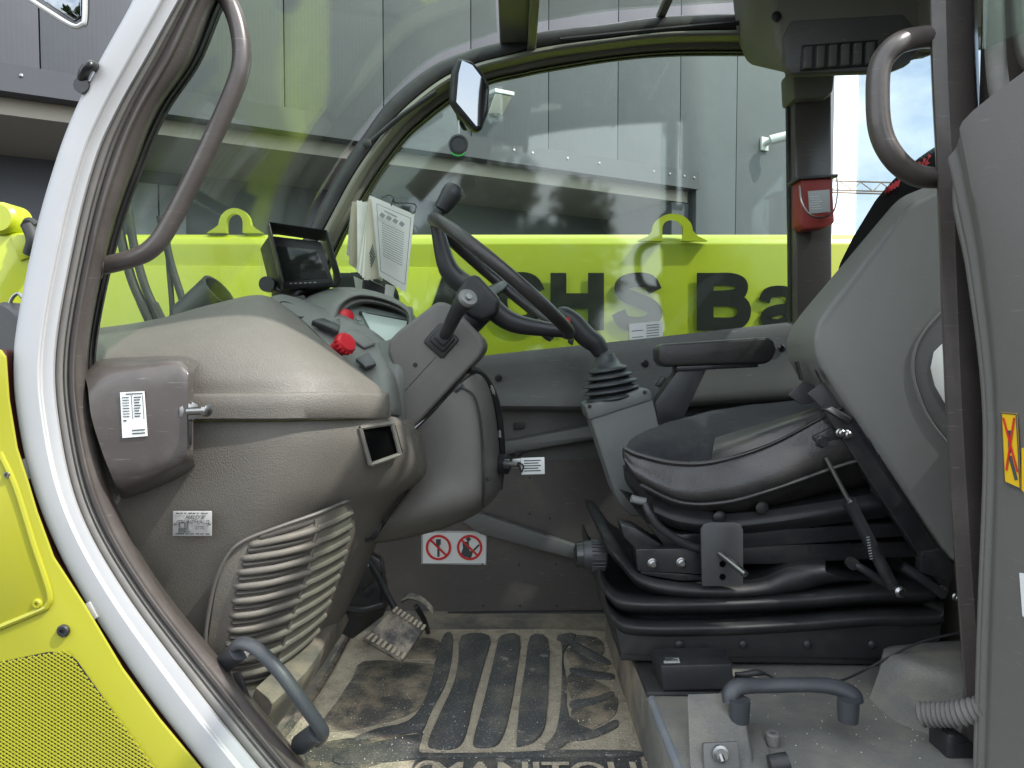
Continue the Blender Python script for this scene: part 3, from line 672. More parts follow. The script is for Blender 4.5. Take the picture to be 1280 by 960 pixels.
# ------------------------------------------------------------------ open cab door at the right (hinged on the rear pillar)
H0, H1 = Vector((.668, -.05, 0)), Vector((.80, -.66, 0))        # hinge line and free edge in plan
def dr(u, z, o=0.0):                                             # along the door, height from eye, inward offset
    d = (H1 - H0); n = Vector((d.y, -d.x, 0)).normalized()       # points to -X side (inner face)
    p = H0 + d * u + n * o; return Vector((p.x - .062 * max(0, min(1.15, (z + .10) / .36)) ** 1.5 * max(0, 1 - 4 * u), p.y, CAMZ + z))
def dr0(u, z, o=0.0):
    d = (H1 - H0); n = Vector((d.y, -d.x, 0)).normalized(); p = H0 + d * u + n * o; return Vector((p.x, p.y, CAMZ + z))
door = mk('cab_door', patch([[dr(-.012, z, -.02) for z in (.255, .20, .1, -.1, -.4, -.66, -.9)], [dr(-.012, z, -.004) for z in (.258, .20, .1, -.1, -.4, -.66, -.9)], [dr(-.002, z, .006) for z in (.266, .205, .1, -.1, -.4, -.66, -.9)], [dr(.014, z, .004) for z in (.278, .21, .1, -.1, -.4, -.66, -.9)], [dr(.03, z, .010) for z in (.29, .22, .1, -.1, -.4, -.66, -.9)], [dr(.06, z, .012) for z in (.318, .24, .1, -.1, -.4, -.66, -.9)], [dr(.25, z, .014) for z in (.40, .30, .12, -.1, -.4, -.66, -.9)], [dr(.6, z, .014) for z in (.50, .36, .14, -.1, -.4, -.66, -.85)], [dr(1, z, .02) for z in (.50, .36, .14, -.1, -.4, -.60, -.75)]], 4, 4, (.05, .005, 0)), 'door_trim', tel, label='grey inner trim of the open cab door', sharp=50)
mk('door_bead', tube([dr(-.005, .255, -.01), dr(-.012, .2, .0), dr(-.012, .1, .0), dr(-.012, -.1, .0), dr(-.012, -.4, .0), dr(-.012, -.9, .0)], .005, 12), 'door_trim', door)
mk('door_window_seal', tube([dr0(.0, 1.0, .022), dr0(.0, .7, .022), dr0(.004, .46, .018), dr0(.02, .33, .006), dr0(.09, .33, -.01), dr0(.3, .42, -.02), dr0(.95, .53, 0)], .013, 10), 'seal_rubber', door)
mk('door_window_frame', tube([dr0(.02, 1.0, .0), dr0(.022, .72, .0), dr0(.03, .5, -.002), dr0(.06, .38, -.006), dr0(.16, .38, -.01), dr0(.35, .46, 0), dr0(.95, .56, 0)], .011, 10), 'brown_paint', door)
mk('door_pane', prism([dr(.055, .40, -.004), dr(.16, .41, -.004), dr(.97, .54, -.004), dr(.97, .98, -.004), dr(.055, .98, -.004)], Vector((.005, 0, 0))), 'window_glass', door)
mk('door_top_rail', tube([dr(.0, 1.0, 0), dr(.5, 1.02, 0), dr(1, .98, 0), dr(1.0, .5, 0)], .02, 10), 'brown_paint', door)
# pictograms on the door
def dq(px, py):                                                   # sight line met on the door's inner face
    d = ray(px, py); n = Vector(((H1 - H0).y, -(H1 - H0).x, 0)).normalized(); p0 = dr(.3, 0, .0155)
    return CAM + d * ((p0 - CAM).dot(n) / d.dot(n))
dn = Vector(((H1 - H0).y, -(H1 - H0).x, 0)).normalized()
def dprism(pts, th=.0008, o=0): return prism([dq(x, y) + dn * o for x, y in pts], -dn * th)
def dstroke(a, b, w, o):
    t = (Vector(b) - Vector(a)).normalized(); n = Vector((-t.y, t.x)) * w / 2; a, b = Vector(a), Vector(b)
    return dprism([a + n, b + n, b - n, a - n], .0003, o)
pc = mk('pictogram_sticker', dprism([(1251, 515), (1271, 517), (1276, 612), (1255, 602)]), 'label_yellow', door, label='yellow pictogram sticker with a red cross')
mk('sticker_border', [dstroke(a, b, 1.4, .0012) for a, b in (((1252, 516), (1271, 518)), ((1271, 518), (1276, 611)), ((1252, 516), (1256, 602)), ((1256, 602), (1276, 611)))], 'ink', pc)
mk('red_cross', [dstroke((1255, 522), (1273, 590), 2.2, .0016), dstroke((1269, 522), (1259, 588), 2.2, .0020)], 'label_red', pc)
mk('black_figure', [dstroke((1262, 538), (1263, 566), 4, .0008), dstroke((1263, 570), (1271, 600), 4, .0010)], 'ink', pc)
mk('pictogram_sticker', dprism([(1277, 560), (1300, 560), (1300, 640), (1277, 612)]), 'label_yellow', door)
mk('door_notice', dprism([(1274, 716), (1310, 720), (1310, 790), (1278, 770)]), 'label_white', door)
# corrugated door cable sleeve
hp = cr(PPP([(1150, 893, .02), (1175, 893, .0), (1200, 892, -.02), (1228, 886, -.04), (1244, 884, -.05)]), 8)
mk('corrugated_sleeve', tube(hp, [.0190 if k % 2 else .0145 for k in range(len(hp))], 14, 1), 'seal_rubber', tel, label='ribbed rubber cable sleeve between cab and door', sharp=80)
mk('sleeve_clip', prism(PP([(1244, 866), (1256, 868), (1258, 922), (1246, 920)], -.05), (0, .02, 0), .003), 'charcoal_metal', tel)
mk('door_hinge', prism(PP([(1184, 918), (1200, 918), (1255, 958), (1270, 990), (1184, 990)], -.01), (0, .05, 0), .004), 'black_metal', tel)

# ------------------------------------------------------------------ dashboard
dash = thing('dashboard', P(300, 860, .2), 'warm grey moulded dashboard with ribbed kick panel and red knob', 'dashboard')
cowl = [
 [(100, 416, .50), (190, 404, .50), (270, 384, .50), (326, 373, .54), (372, 396, .52), (400, 424, .50), (440, 460, .46)],
 [(100, 413, .34), (190, 400, .34), (270, 379, .38), (328, 369, .42), (366, 391, .41), (402, 424, .38), (446, 462, .36)],
 [(100, 420, .22), (190, 407, .22), (268, 389, .25), (328, 378, .30), (372, 402, .30), (410, 432, .29), (456, 468, .30)],
 [(100, 442, .12), (190, 434, .12), (268, 420, .14), (330, 411, .18), (380, 427, .20), (422, 449, .23), (466, 476, .265)],
 [(100, 472, .085), (190, 470, .085), (275, 465, .095), (340, 462, .115), (394, 464, .15), (435, 471, .19), (474, 484, .245)],
 [(100, 494, .078), (190, 494, .078), (280, 493, .085), (350, 492, .10), (404, 491, .135), (444, 491, .18), (480, 493, .24)]]
mk('dash_cowl', patch([[P(*q) for q in r] for r in cowl], 6, 6, (0, .03, -.01)), 'dash_plastic', dash, sharp=60)
belt = [
 [(100, 493, .074), (190, 493, .074), (280, 492, .081), (350, 491, .096), (404, 490, .131), (444, 490, .176), (481, 492, .236)],
 [(100, 497, .066), (190, 497, .066), (280, 496, .073), (350, 495, .088), (404, 494, .123), (445, 494, .168), (483, 496, .230)],
 [(100, 524, .066), (190, 524, .066), (280, 523, .073), (350, 523, .088), (404, 522, .123), (446, 521, .168), (485, 521, .230)],
 [(100, 526, .076), (190, 526, .076), (280, 525, .083), (350, 525, .098), (404, 524, .133), (446, 523, .178), (485, 523, .240)]]
mk('dash_belt', patch([[P(*q) for q in r] for r in belt], 6, 2, (0, .03, 0)), 'dash_plastic', dash, sharp=45)
lower = [
 [(100, 528, 0.083), (190, 528, 0.083), (280, 527, 0.090), (350, 527, 0.105), (404, 526, 0.140), (446, 525, 0.185), (490, 523, 0.245), (520, 540, 0.340), (535, 560, 0.460)],
 [(110, 560, 0.085), (190, 560, 0.085), (280, 560, 0.090), (350, 560, 0.105), (404, 560, 0.140), (450, 560, 0.190), (496, 565, 0.250), (525, 575, 0.340), (540, 580, 0.460)],
 [(130, 610, 0.090), (200, 612, 0.090), (280, 613, 0.095), (345, 613, 0.110), (400, 612, 0.157), (446, 610, 0.217), (490, 606, 0.283), (522, 600, 0.370), (540, 600, 0.483)],
 [(150, 660, 0.100), (205, 662, 0.100), (265, 664, 0.105), (325, 664, 0.120), (380, 655, 0.173), (430, 646, 0.253), (470, 638, 0.327), (490, 630, 0.410), (505, 620, 0.517)],
 [(170, 720, 0.120), (215, 722, 0.120), (260, 724, 0.125), (315, 724, 0.140), (370, 712, 0.200), (415, 700, 0.290), (446, 690, 0.370), (462, 684, 0.440), (470, 680, 0.540)],
 [(195, 780, 0.140), (225, 782, 0.140), (262, 784, 0.145), (308, 790, 0.160), (350, 780, 0.220), (390, 765, 0.310), (425, 745, 0.390), (440, 736, 0.460), (448, 730, 0.540)],
 [(225, 840, 0.160), (250, 842, 0.160), (280, 846, 0.165), (310, 855, 0.180), (335, 850, 0.240), (365, 830, 0.330), (400, 800, 0.410), (420, 785, 0.480), (425, 780, 0.540)]]
mk('dash_body', patch([[P(*q) for q in r] for r in lower], 5, 5, (0, .03, 0)), 'dash_plastic', dash, sharp=60)
# ribbed kick panel: raised rim, base and louvres
kp = [[(320, 672, 0.098), (352, 660, 0.112), (396, 645, 0.150), (425, 633, 0.205), (450, 622, 0.280)],
      [(288, 690, 0.094), (340, 684, 0.105), (394, 672, 0.150), (424, 662, 0.217), (449, 648, 0.302)],
      [(272, 730, 0.098), (322, 730, 0.105), (384, 716, 0.160), (416, 704, 0.240), (440, 690, 0.335)],
      [(264, 775, 0.108), (308, 780, 0.115), (368, 764, 0.175), (402, 748, 0.255), (426, 730, 0.350)],
      [(260, 812, 0.118), (296, 826, 0.125), (352, 812, 0.190), (388, 790, 0.270), (412, 768, 0.365)],
      [(268, 845, 0.130), (296, 864, 0.140), (336, 856, 0.210), (366, 832, 0.290), (392, 806, 0.380)]]
kpG = [[P(*q) for q in r] for r in kp]
kpan = mk('kick_panel', patch(kpG, 6, 6, (0, .012, 0)), 'louvre_plastic', dash, sharp=60, label='ribbed kick panel coated with dust')
kpC = [cr(r, 16) for r in kpG]
def kpt(u, v, off=0.0):
    def at(L_, t):
        t = max(0, min(1, t)) * (len(L_) - 1); i = min(int(t), len(L_) - 2); return L_[i].lerp(L_[i + 1], t - i)
    p = at(cr([at(r, u) for r in kpC], 8), v).copy(); p.y -= off; p.z += off * .2
    return p
def to_px(p):
    d = p - CAM; f = d.dot(FW); return 640 + FPX * d.dot(RT) / f, 480 - FPX * d.dot(UP) / f
def v_at(u, y):
    lo, hi = 0.0, 1.0
    for _ in range(24):
        m = (lo + hi) / 2
        if to_px(kpt(u, m))[1] < y: lo = m
        else: hi = m
    return lo
for k in range(11):
    v = v_at(.2, 668 + 18.3 * k); v2 = v_at(.2, 668 + 18.3 * k + 9.5); u0 = .11 + .009 * k
    mk('louvre_gap_shade', tube([kpt(u0, v, -.0012), kpt(u0 + .02, v, .0), kpt(.30, v - .004, .0), kpt(.42, v - .006, .0), kpt(.485, v - .010, -.002)], [.0056, .0056, .0052, .0040, .0026], 8, 5, flat=(.9, (0, 0, 1))), 'slot_shade', kpan)  # dark tubes paint the shade of the gaps between louvres
    if k < 10:
        mk('louvre', tube([kpt(u0 - .02, v2, -.004), kpt(u0 + .03, v2, .0005), kpt(.30, v2 - .003, .002), kpt(.42, v2 - .006, .003), kpt(.49, v2 - .010, .001), kpt(.51, v2 - .012, -.004)], .0064, 10, 5, flat=(1.0, (0, 0, 1))), 'louvre_plastic', kpan)
        mk('louvre', tube([kpt(.50, v2 - .014, -.004), kpt(.53, v2 - .02, .001), kpt(.66, v2 - .028, .001), kpt(.80, v2 - .036, -.001), kpt(.88, v2 - .04, -.004)], .0056, 8, 5, flat=(1.0, (0, 0, 1))), 'louvre_plastic', kpan)
mk('panel_seam', tube([kpt(.498 + .004 * (k % 2), .03 + k * .047, .003) for k in range(20)], .0032, 8, 3), 'louvre_plastic', kpan)
mk('panel_groove', tube(PPP([(262, 838, .125), (257, 800, .113), (262, 760, .103), (270, 725, .095), (285, 694, .091), (305, 676, .092), (345, 660, .108), (396, 642, .146), (425, 630, .20), (452, 619, .276)]), .0030, 8), 'column_plastic', dash)
# air duct outlet
duct = mk('air_duct', prism([P(447, 540, .20), P(487, 528, .245), P(498, 572, .25), P(464, 582, .215)], (.03, .10, .0), .006), 'dash_plastic', dash)
mk('duct_mouth_shade', prism([P(452, 537, .187), P(489, 531, .232), P(499, 567, .235), P(463, 579, .20)], (.006, .012, 0), .002), 'hole_shade', duct)  # flat plate painted near-black for the shade inside the duct
for a, b in (((450, 535), (490, 529)), ((490, 529), (500, 568)), ((500, 568), (463, 581)), ((463, 581), (450, 535))):
    f = lambda q: P(q[0], q[1], .185 + (q[0] - 450) / 50 * .047)
    mk('duct_rim', tube([f(a), f(b)], .0042, 8, 1), 'dash_plastic', duct)
# fuse box cover (glossy brown) with rating label and bolt
fx = mk('fuse_box', patch([[P(x, y, .075) for x, y in ((104, 464), (130, 449), (180, 446), (222, 445), (240, 452))],
    [P(x, y, .03) for x, y in ((106, 470), (130, 456), (180, 452), (222, 449), (239, 458))],
    [P(x, y, .006) for x, y in ((110, 486), (132, 472), (180, 464), (218, 460), (235, 470))],
    [P(x, y, .0) for x, y in ((114, 520), (134, 512), (180, 508), (217, 506), (234, 512))],
    [P(x, y, .0) for x, y in ((126, 560), (142, 560), (180, 556), (217, 552), (234, 552))],
    [P(x, y, .005) for x, y in ((140, 596), (152, 597), (182, 592), (216, 580), (234, 572))],
    [P(x, y, .035) for x, y in ((148, 614), (158, 616), (186, 606), (218, 592), (236, 582))],
    [P(x, y, .085) for x, y in ((150, 622), (160, 622), (190, 612), (222, 598), (238, 585))]], 5, 5, (0, .02, 0)), 'brown_paint', dash, label='glossy brown fuse box cover beside the front post', sharp=60)
lab = mk('rating_label', prism(PP([(150, 490.5), (180, 489), (184, 545), (153, 547.5)], -.0025), (0, .0015, 0)), 'label_white', fx)
lines = []
for k in range(8):
    y = 497 + k * 3.4
    lines += [stroke([(152.5 + k * .15, y), (161 + k * .15, y - .3)], .9, -.0032, .0004), stroke([(167 + k * .15, y - .4), (176 - (k % 3), y - .8)], 1.3, -.0032, .0004)]
lines += [stroke([(157, 492.6), (178, 491.6)], 1.2, -.0032, .0004), stroke([(165, 542), (181, 541)], 1.5, -.0032, .0004), stroke([(165, 538), (181, 537)], 1.5, -.0032, .0004), stroke([(154, 526), (158, 525.6)], 1.8, -.0032, .0004)]
lines += [stroke([(164 + a, 494), (166 + a, 524)], .5, -.0030, .0003) for a in (0, 14)]
mk('label_print', lines, 'ink', lab)
mk('cover_bolt', [lathe([(.018, 0), (.018, .003), (.013, .004), (.013, .012), (.007, .013)], P(233, 514, .014), (.55, -.8, 0), 6), tube([P(236, 514, .0), P(258, 513, -.012)], .0058, 12, 1), lathe([(.009, 0), (.009, .006), (.006, .008)], P(256, 513, -.012), (1, -.3, 0), 12)], 'steel', fx)
mk('cover_slot', prism(PP([(234, 526), (238, 526), (238, 556), (236, 558)], .008), (0, .006, 0), .001), 'black_rubber', fx)
# inspection plate
pl = mk('dealer_plate', prism([P(216, 639, .083), P(264.5, 639, .083), P(264.5, 670, .087), P(215.5, 670, .087)], (0, .0025, 0), .0008), 'label_silver', dash, label='silver dealer plate riveted to the dashboard side')
yA = P(240, 648, .0825)
mk('plate_text', [text('HALD &', P(243, 647.0, .0825), (1, 0, 0), (0, .12, 1), .0085, .0004, .010, shear=.35), text('GRUNEWALD', P(240.5, 652.8, .083), (1, 0, 0), (0, .12, 1), .0084, .0004, .010, shear=.35), text('0770', P(249.5, 660.0, .084), (1, 0, 0), (0, .12, 1), .0078, .0004, .004)] + [stroke([(220 + 5.2 * k, 641.6), (224.2 + 5.2 * k - (k % 3), 641.6)], 1.3, .0822, .0004) for k in range(8)] + [stroke([(219 + 6.3 * k, 667.4), (224 + 6.3 * k - (k % 2), 667.4)], 1.2, .0858, .0004) for k in range(7)], 'ink', pl)
mk('plate_forklift', [stroke(p, w, .0832, .0003, 1) for p, w in (([(223, 662), (231, 662)], 4), ([(224, 661), (224, 653)], 1.2), ([(224, 653), (230, 653)], 1.2), ([(230, 653), (231.5, 661)], 1.2), ([(234, 651), (234, 665)], 1.3), ([(234, 665), (238, 665)], 1.1), ([(223, 665), (226, 665)], 3), ([(229, 665), (232, 665)], 3))], 'ink', pl)
mk('plate_frame', [stroke(p, .6, .0830, .0003, 1) for p in ([(239, 656), (259, 656)], [(239, 664), (259, 664)], [(239, 656), (239, 664)], [(259, 656), (259, 664)])], 'ink_grey', pl)
for x in (219, 261.5): mk('plate_rivet', lathe([(.0024, 0), (.0018, .0015)], P(x, 655, .0838), (0, -1, 0), 10), 'steel', pl)
# control strip with red knob, switches and vents
strip = mk('control_strip', patch([[P(338, 371, .42), P(372, 395, .42), P(404, 425, .40), P(446, 463, .365), P(478, 490, .30), P(484, 512, .26)],
    [P(352, 368, .47), P(386, 388, .46), P(424, 414, .43), P(462, 440, .40), P(488, 468, .35), P(496, 512, .30)],
    [P(372, 372, .52), P(404, 385, .50), P(442, 400, .48), P(480, 424, .45), P(500, 455, .42), P(505, 512, .38)]], 5, 4, (0, .02, -.012)), 'grey_plastic', dash, sharp=60)
mk('air_vent', [lathe([(.030, 0), (.032, .006), (.027, .012), (.024, .006)], P(362, 392, .43), (.55, -.25, .8), 22)], 'black_plastic', strip)
mk('rocker_switch', prism([P(388, 407, .41), P(402, 404, .43), P(424, 413, .42), P(422, 421, .40)], (.004, -.004, .012), .003), 'black_plastic', strip)
mk('rocker_switch', prism([P(428, 418, .42), P(446, 414, .44), P(470, 432, .42), P(455, 437, .40)], (.002, -.002, .006), .003), 'grey_plastic', strip)
mk('switch_panel', prism([P(444, 452, .372), P(460, 443, .39), P(470, 458, .36), P(456, 462, .345)], (.002, -.004, .006), .002), 'charcoal_metal', strip)
kn = []
ax = Vector((.62, -.45, .35))
mk('hazard_knob', [lathe([(.016, 0), (.016, .020), (.014, .022)], P(421, 437, .36), ax, 22)] + [lathe([(.0195, .016), (.0205, .020), (.0205, .032), (.0175, .037), (.010, .038)], P(421, 437, .36), ax, 30)], 'red_plastic', strip, label='red push knob')
o_ = P(421, 437, .36); axn = ax.normalized(); u_ = axn.orthogonal().normalized(); w_ = axn.cross(u_)
mk('knob_rib', [box(o_ + axn * .026 + (u_ * math.cos(a) + w_ * math.sin(a)) * .0205, (.0038, .0038, .011), .001, axn.to_track_quat('Z', 'Y').to_matrix()) for a in [k * math.pi / 8 for k in range(16)]], 'red_plastic', strip, kind='stuff')
mk('column_neck', patch([[P(466, 428, .44), P(482, 426, .42), P(496, 422, .40), P(510, 424, .39)], [P(466, 452, .41), P(480, 452, .385), P(494, 452, .372), P(508, 452, .375)], [P(474, 484, .36), P(484, 486, .35), P(496, 488, .355), P(506, 488, .37)], [P(486, 520, .31), P(492, 524, .32), P(498, 528, .335), P(506, 530, .36)]], 5, 5, (.0, .03, 0)), 'grey_plastic', dash)
# instrument binnacle
bn = mk('instrument_hood', patch([
    [P(352, 398, .62), P(368, 378, .70), P(398, 364, .74), P(432, 360, .76), P(470, 370, .76), P(505, 386, .76), P(530, 410, .74)],
    [P(362, 402, .50), P(378, 380, .56), P(405, 364, .60), P(438, 359, .62), P(478, 367, .62), P(510, 384, .62), P(528, 412, .60)],
    [P(398, 420, .455), P(402, 392, .49), P(418, 372, .52), P(445, 363, .54), P(482, 370, .54), P(512, 388, .54), P(520, 420, .52)],
    [P(416, 420, .44), P(418, 396, .47), P(428, 378, .50), P(450, 369, .52), P(484, 375, .52), P(510, 391, .52), P(512, 420, .50)],
    [P(424, 416, .46), P(424, 397, .50), P(432, 381, .53), P(452, 373, .55), P(484, 378, .55), P(507, 393, .55), P(506, 420, .53)]], 5, 4, (.004, .012, -.012)), 'grey_plastic', dash, sharp=60, label='dark rounded hood over the instrument display')
mk('hood_sweep', patch([[P(400, 412, .45), P(412, 424, .44), P(436, 438, .43), P(466, 449, .42), P(500, 455, .40)], [P(418, 400, .45), P(428, 414, .44), P(448, 430, .43), P(474, 440, .42), P(502, 446, .40)], [P(424, 398, .47), P(434, 410, .465), P(452, 424, .455), P(476, 434, .45), P(503, 440, .43)]], 5, 3, (.004, .012, -.012)), 'grey_plastic', bn)
mk('hood_back', prism([P(404, 382, .60), P(440, 368, .60), P(516, 384, .60), P(522, 446, .50), P(430, 430, .50)], (-.004, .03, 0), .004), 'grey_plastic', bn)
dp = mk('display_panel', prism([P(424, 376, .565), P(515, 396, .565), P(505, 446, .445), P(440, 428, .455)], (-.006, .010, -.004), .002), 'display_panel', bn)
mk('lcd_screen', prism([P(451, 391, .535), P(508, 402, .535), P(500, 440, .450), P(468, 425, .460)], (.003, -.006, .002), .001), 'display_grey', dp)
mk('screen_bezel', tube([P(449, 391, .530), P(510, 402, .530)], .0035, 6, 1), 'black_plastic', dp)
for k in range(3): mk('display_button', prism([P(443 + 5 * k, 395 + 9.5 * k, .508 - .022 * k), P(450 + 5 * k, 397 + 9.5 * k, .508 - .022 * k), P(453 + 5 * k, 402 + 9.5 * k, .495 - .022 * k), P(446 + 5 * k, 401 + 9.5 * k, .495 - .022 * k)], (.002, -.004, .001), .001), 'grey_plastic', dp)
mk('warning_lamp', lathe([(.016, 0), (.016, .004), (.012, .007)], P(433, 395, .505), (.5, -.7, .5), 18), 'red_plastic', dp, label='red round warning lamp')
mk('dash_cup', lathe([(.040, -.03), (.042, .045), (.043, .070), (.037, .070), (.035, .03), (.02, .03)], P(246, 388, .56), (.78, -.12, .62), 28), 'black_plastic', dash, label='black round air outlet on the dash top')

# ------------------------------------------------------------------ steering column and wheel
YC = .48
sw = thing('steering_wheel', P(560, 540, .45), 'black steering wheel with spinner knob on a grey column', 'steering wheel')
mk('column_shroud', prism(PP([(497, 414), (546, 377), (558, 378), (568, 384), (604, 424), (606, 434), (600, 446), (516, 536), (500, 541), (498, 500), (492, 462), (484, 440), (486, 426)], .37), (0, .22, 0), .018, 4), 'column_plastic', sw, sharp=50)
mk('shroud_seam', stroke([(502, 493), (545, 446), (606, 380)][:2], 1.0, .3695, .0005), 'black_rubber', sw)
mk('shroud_screw', lathe([(.0045, 0), (.004, .002)], P(519, 456, .3695), (0, -1, 0), 10), 'black_metal', sw)
mk('shroud_latch', prism(PP([(566, 488), (576, 478), (580, 482), (570, 492)], .365), (0, .02, 0), .003), 'black_plastic', sw)
lv = mk('drive_lever', tube(PPP([(552, 425, .365), (560, 412, .335), (572, 388, .30), (584, 374, .28)]), [.010, .0125, .0145, .0185], 16), 'black_plastic', sw, label='stubby black drive lever with round silver cap')
mk('lever_boot', [box(P(552, 426, .372), (.052, .022, .052), .006, Matrix.Rotation(R(42), 3, 'Y')), box(P(553, 424, .360), (.038, .018, .038), .006, Matrix.Rotation(R(42), 3, 'Y')), box(P(554, 421, .350), (.028, .014, .028), .005, Matrix.Rotation(R(42), 3, 'Y'))], 'black_rubber', lv)
mk('lever_cap', lathe([(.0185, 0), (.0190, .004), (.016, .009), (.0, .010)], P(584, 374, .279), (P(586, 370, .26) - P(572, 388, .30)), 22), 'lever_silver', lv)
mk('lever_cap_mark', lathe([(.006, .0), (.006, .003), (.003, .0035)], P(586, 371, .268), (P(586, 370, .26) - P(572, 388, .30)), 14), 'display_panel', lv)
c0, a0, a1 = P(627, 347, YC), P(543, 277, YC), P(711, 417, YC)
wx = (a1 - a0).normalized(); wn_ = Vector((0, 1, 0)); rad = (a1 - a0).length / 2
mk('rim', tube([c0 + wx * math.cos(t) * rad + wn_ * math.sin(t) * rad for t in [2 * math.pi * k / 24 for k in range(24)]], .0135, 14, 3, True), 'leather', sw)
nrm = wx.cross(wn_).normalized()
if nrm.z < 0: nrm = -nrm
hub = P(592, 372, YC)
mk('hub', [prism(PP([(566, 372), (582, 346), (596, 342), (626, 374), (622, 392), (602, 402), (588, 396), (570, 384)], YC - .05), (0, .10, 0), .012, 3), tube([P(600, 384, YC), P(560, 424, YC)], .035, 16, 1)], 'black_plastic', sw)
for ang in (math.pi * 1.02, .02, math.pi * .5):
    e = c0 + wx * math.cos(ang) * rad * .97 + wn_ * math.sin(ang) * rad * .97
    mk('spoke', tube([hub + (e - hub) * .12, hub + (e - hub) * .5 - nrm * .022, e], [.024, .021, .013], 12, 5), 'black_plastic', sw)
kb = c0 - wx * rad * .97 + Vector((0, -.035, 0))
mk('spinner_knob', [lathe([(.010, 0), (.011, .018), (.016, .022), (.0185, .035), (.0215, .058), (.021, .070), (.015, .079), (.0, .082)], kb + nrm * .004, nrm * .8 + Vector((.06, 0, .25)), 20)], 'black_plastic', sw)
mk('wheel_switch', tube(PPP([(670, 402, .50), (682, 416, .49), (690, 424, .49)]), [.010, .012, .008], 12), 'black_plastic', sw)

# lower column housing
lc = mk('column_housing', patch([
    [P(512, 545, .40), P(540, 518, .38), P(566, 490, .37), P(590, 470, .38), P(606, 474, .44), P(618, 500, .52), P(624, 540, .58)],
    [P(520, 575, .40), P(550, 555, .38), P(575, 540, .37), P(598, 520, .38), P(610, 520, .42), P(619, 535, .50), P(625, 560, .58)],
    [P(512, 610, .40), P(545, 600, .375), P(575, 590, .37), P(600, 580, .38), P(612, 575, .42), P(620, 575, .50), P(626, 580, .58)],
    [P(485, 650, .40), P(520, 645, .375), P(560, 636, .37), P(596, 625, .38), P(611, 615, .42), P(619, 610, .50), P(625, 605, .58)],
    [P(465, 680, .46), P(500, 675, .44), P(550, 662, .43), P(592, 645, .44), P(609, 632, .46), P(617, 624, .52), P(623, 616, .58)]], 5, 5, (0, .04, .005)), 'column_plastic', dash, sharp=60, label='smooth grey housing below the steering column')
mk('housing_seam', tube(PPP([(577, 484, .366), (592, 494, .368), (600, 520, .374), (604, 560, .378), (605, 600, .376), (604, 634, .40)]), .0022, 6), 'black_rubber', lc)
mk('edge_trim', tube(PPP([(586, 462, .40), (600, 466, .43), (613, 484, .48), (622, 510, .52), (627, 550, .56), (627, 580, .58), (624, 612, .58)]), .008, 8), 'black_rubber', lc)
mk('wire_loop', tube(PPP([(596, 462, .44), (606, 474, .46), (613, 482, .47), (619, 498, .50), (624, 520, .53), (625, 546, .55)]), .004, 6), 'label_silver', lc)
for x, y in ((611, 598), (594, 482)): mk('housing_screw', lathe([(.005, 0), (.004, .002)], P(x, y, .395), (.2, -1, 0), 10), 'black_metal', lc)
mk('foot_duct', lathe([(.034, 0), (.036, .006), (.03, .012), (.027, .004), (.0, .003)], P(461, 655, .395), (.85, -.4, -.1), 20), 'black_rubber', dash)
# ignition key and tag
ig = thing('ignition_key', P(640, 592, .52), 'ignition key with white printed tag in the column housing', 'key')
mk('lock_barrel', lathe([(.022, 0), (.022, .018), (.014, .022)], P(625, 580, .54), (.9, -.4, 0), 18), 'black_plastic', ig)
mk('key_shank', [lathe([(.011, 0), (.011, .012), (.006, .013), (.006, .03)], P(631, 580, .52), (.95, -.3, 0), 14), prism(PP([(640, 574), (652, 573), (656, 578), (652, 586), (640, 585)], .515), (0, .004, 0), .001)], 'steel', ig)
mk('key_tag', prism(PP([(651, 572.5), (680.5, 571.5), (681, 592.5), (652, 593.5)], .51), (0, .002, 0), .0006), 'label_white', ig)
mk('tag_print', [stroke([(655, 576 + 3.2 * k), (676 - (k % 2) * 3, 575.4 + 3.2 * k)], 1.3, .5092, .0004) for k in range(5)], 'ink', ig)
mk('key_ring', tube(PPP([(648, 578, .511), (654, 582, .507), (652, 590, .51), (649, 584, .513), (648, 578, .511)]), .0018, 6), 'black_metal', ig)

# ------------------------------------------------------------------ reversing monitor
mo = thing('reversing_monitor', P(372, 382, .62), 'black reversing monitor with sun hood on the dash top', 'monitor')
def MQ(x, y, o=0): return P(x, y, .60) + Vector((.2, -.5, .15)).normalized() * o
mk('housing', prism([MQ(335, 293), MQ(402, 301), MQ(419, 356), MQ(352, 361)], Vector((-.045, .07, -.02)), .006), 'black_plastic', mo)
for a, b in (((334, 290), (404, 300)), ((404, 300), (421, 357)), ((334, 290), (351, 362)), ((351, 362), (421, 357))):
    d = .055 if b != (421, 357) or a != (351, 362) else .012
    mk('sun_hood', prism([MQ(*a), MQ(*b), MQ(*b, d), MQ(*a, d)], (.003, .003, -.003), .001), 'black_plastic', mo)
mk('screen', prism([MQ(346, 308, .002), MQ(396, 312, .002), MQ(410, 348, .002), MQ(357, 352, .002)], Vector((-.004, .006, 0)), .001), 'screen_dark', mo)
mk('button_row', [stroke([(362 + 6 * k, 354.5 - .3 * k), (365 + 6 * k, 354.3 - .3 * k)], 1.4, .595, .001) for k in range(6)], 'ink_grey', mo)
mk('monitor_stand', [tube(PPP([(378, 360, .63), (368, 370, .62), (362, 382, .60)]), .010, 10), tube(PPP([(345, 360, .62), (352, 364, .62), (374, 366, .63)]), .006, 8), lathe([(.018, 0), (.018, .02)], P(333, 355, .60), (0, 1, 0), 14), prism(PP([(350, 374), (380, 368), (384, 378), (352, 388)], .60), (0, .06, 0), .004)], 'black_plastic', mo)

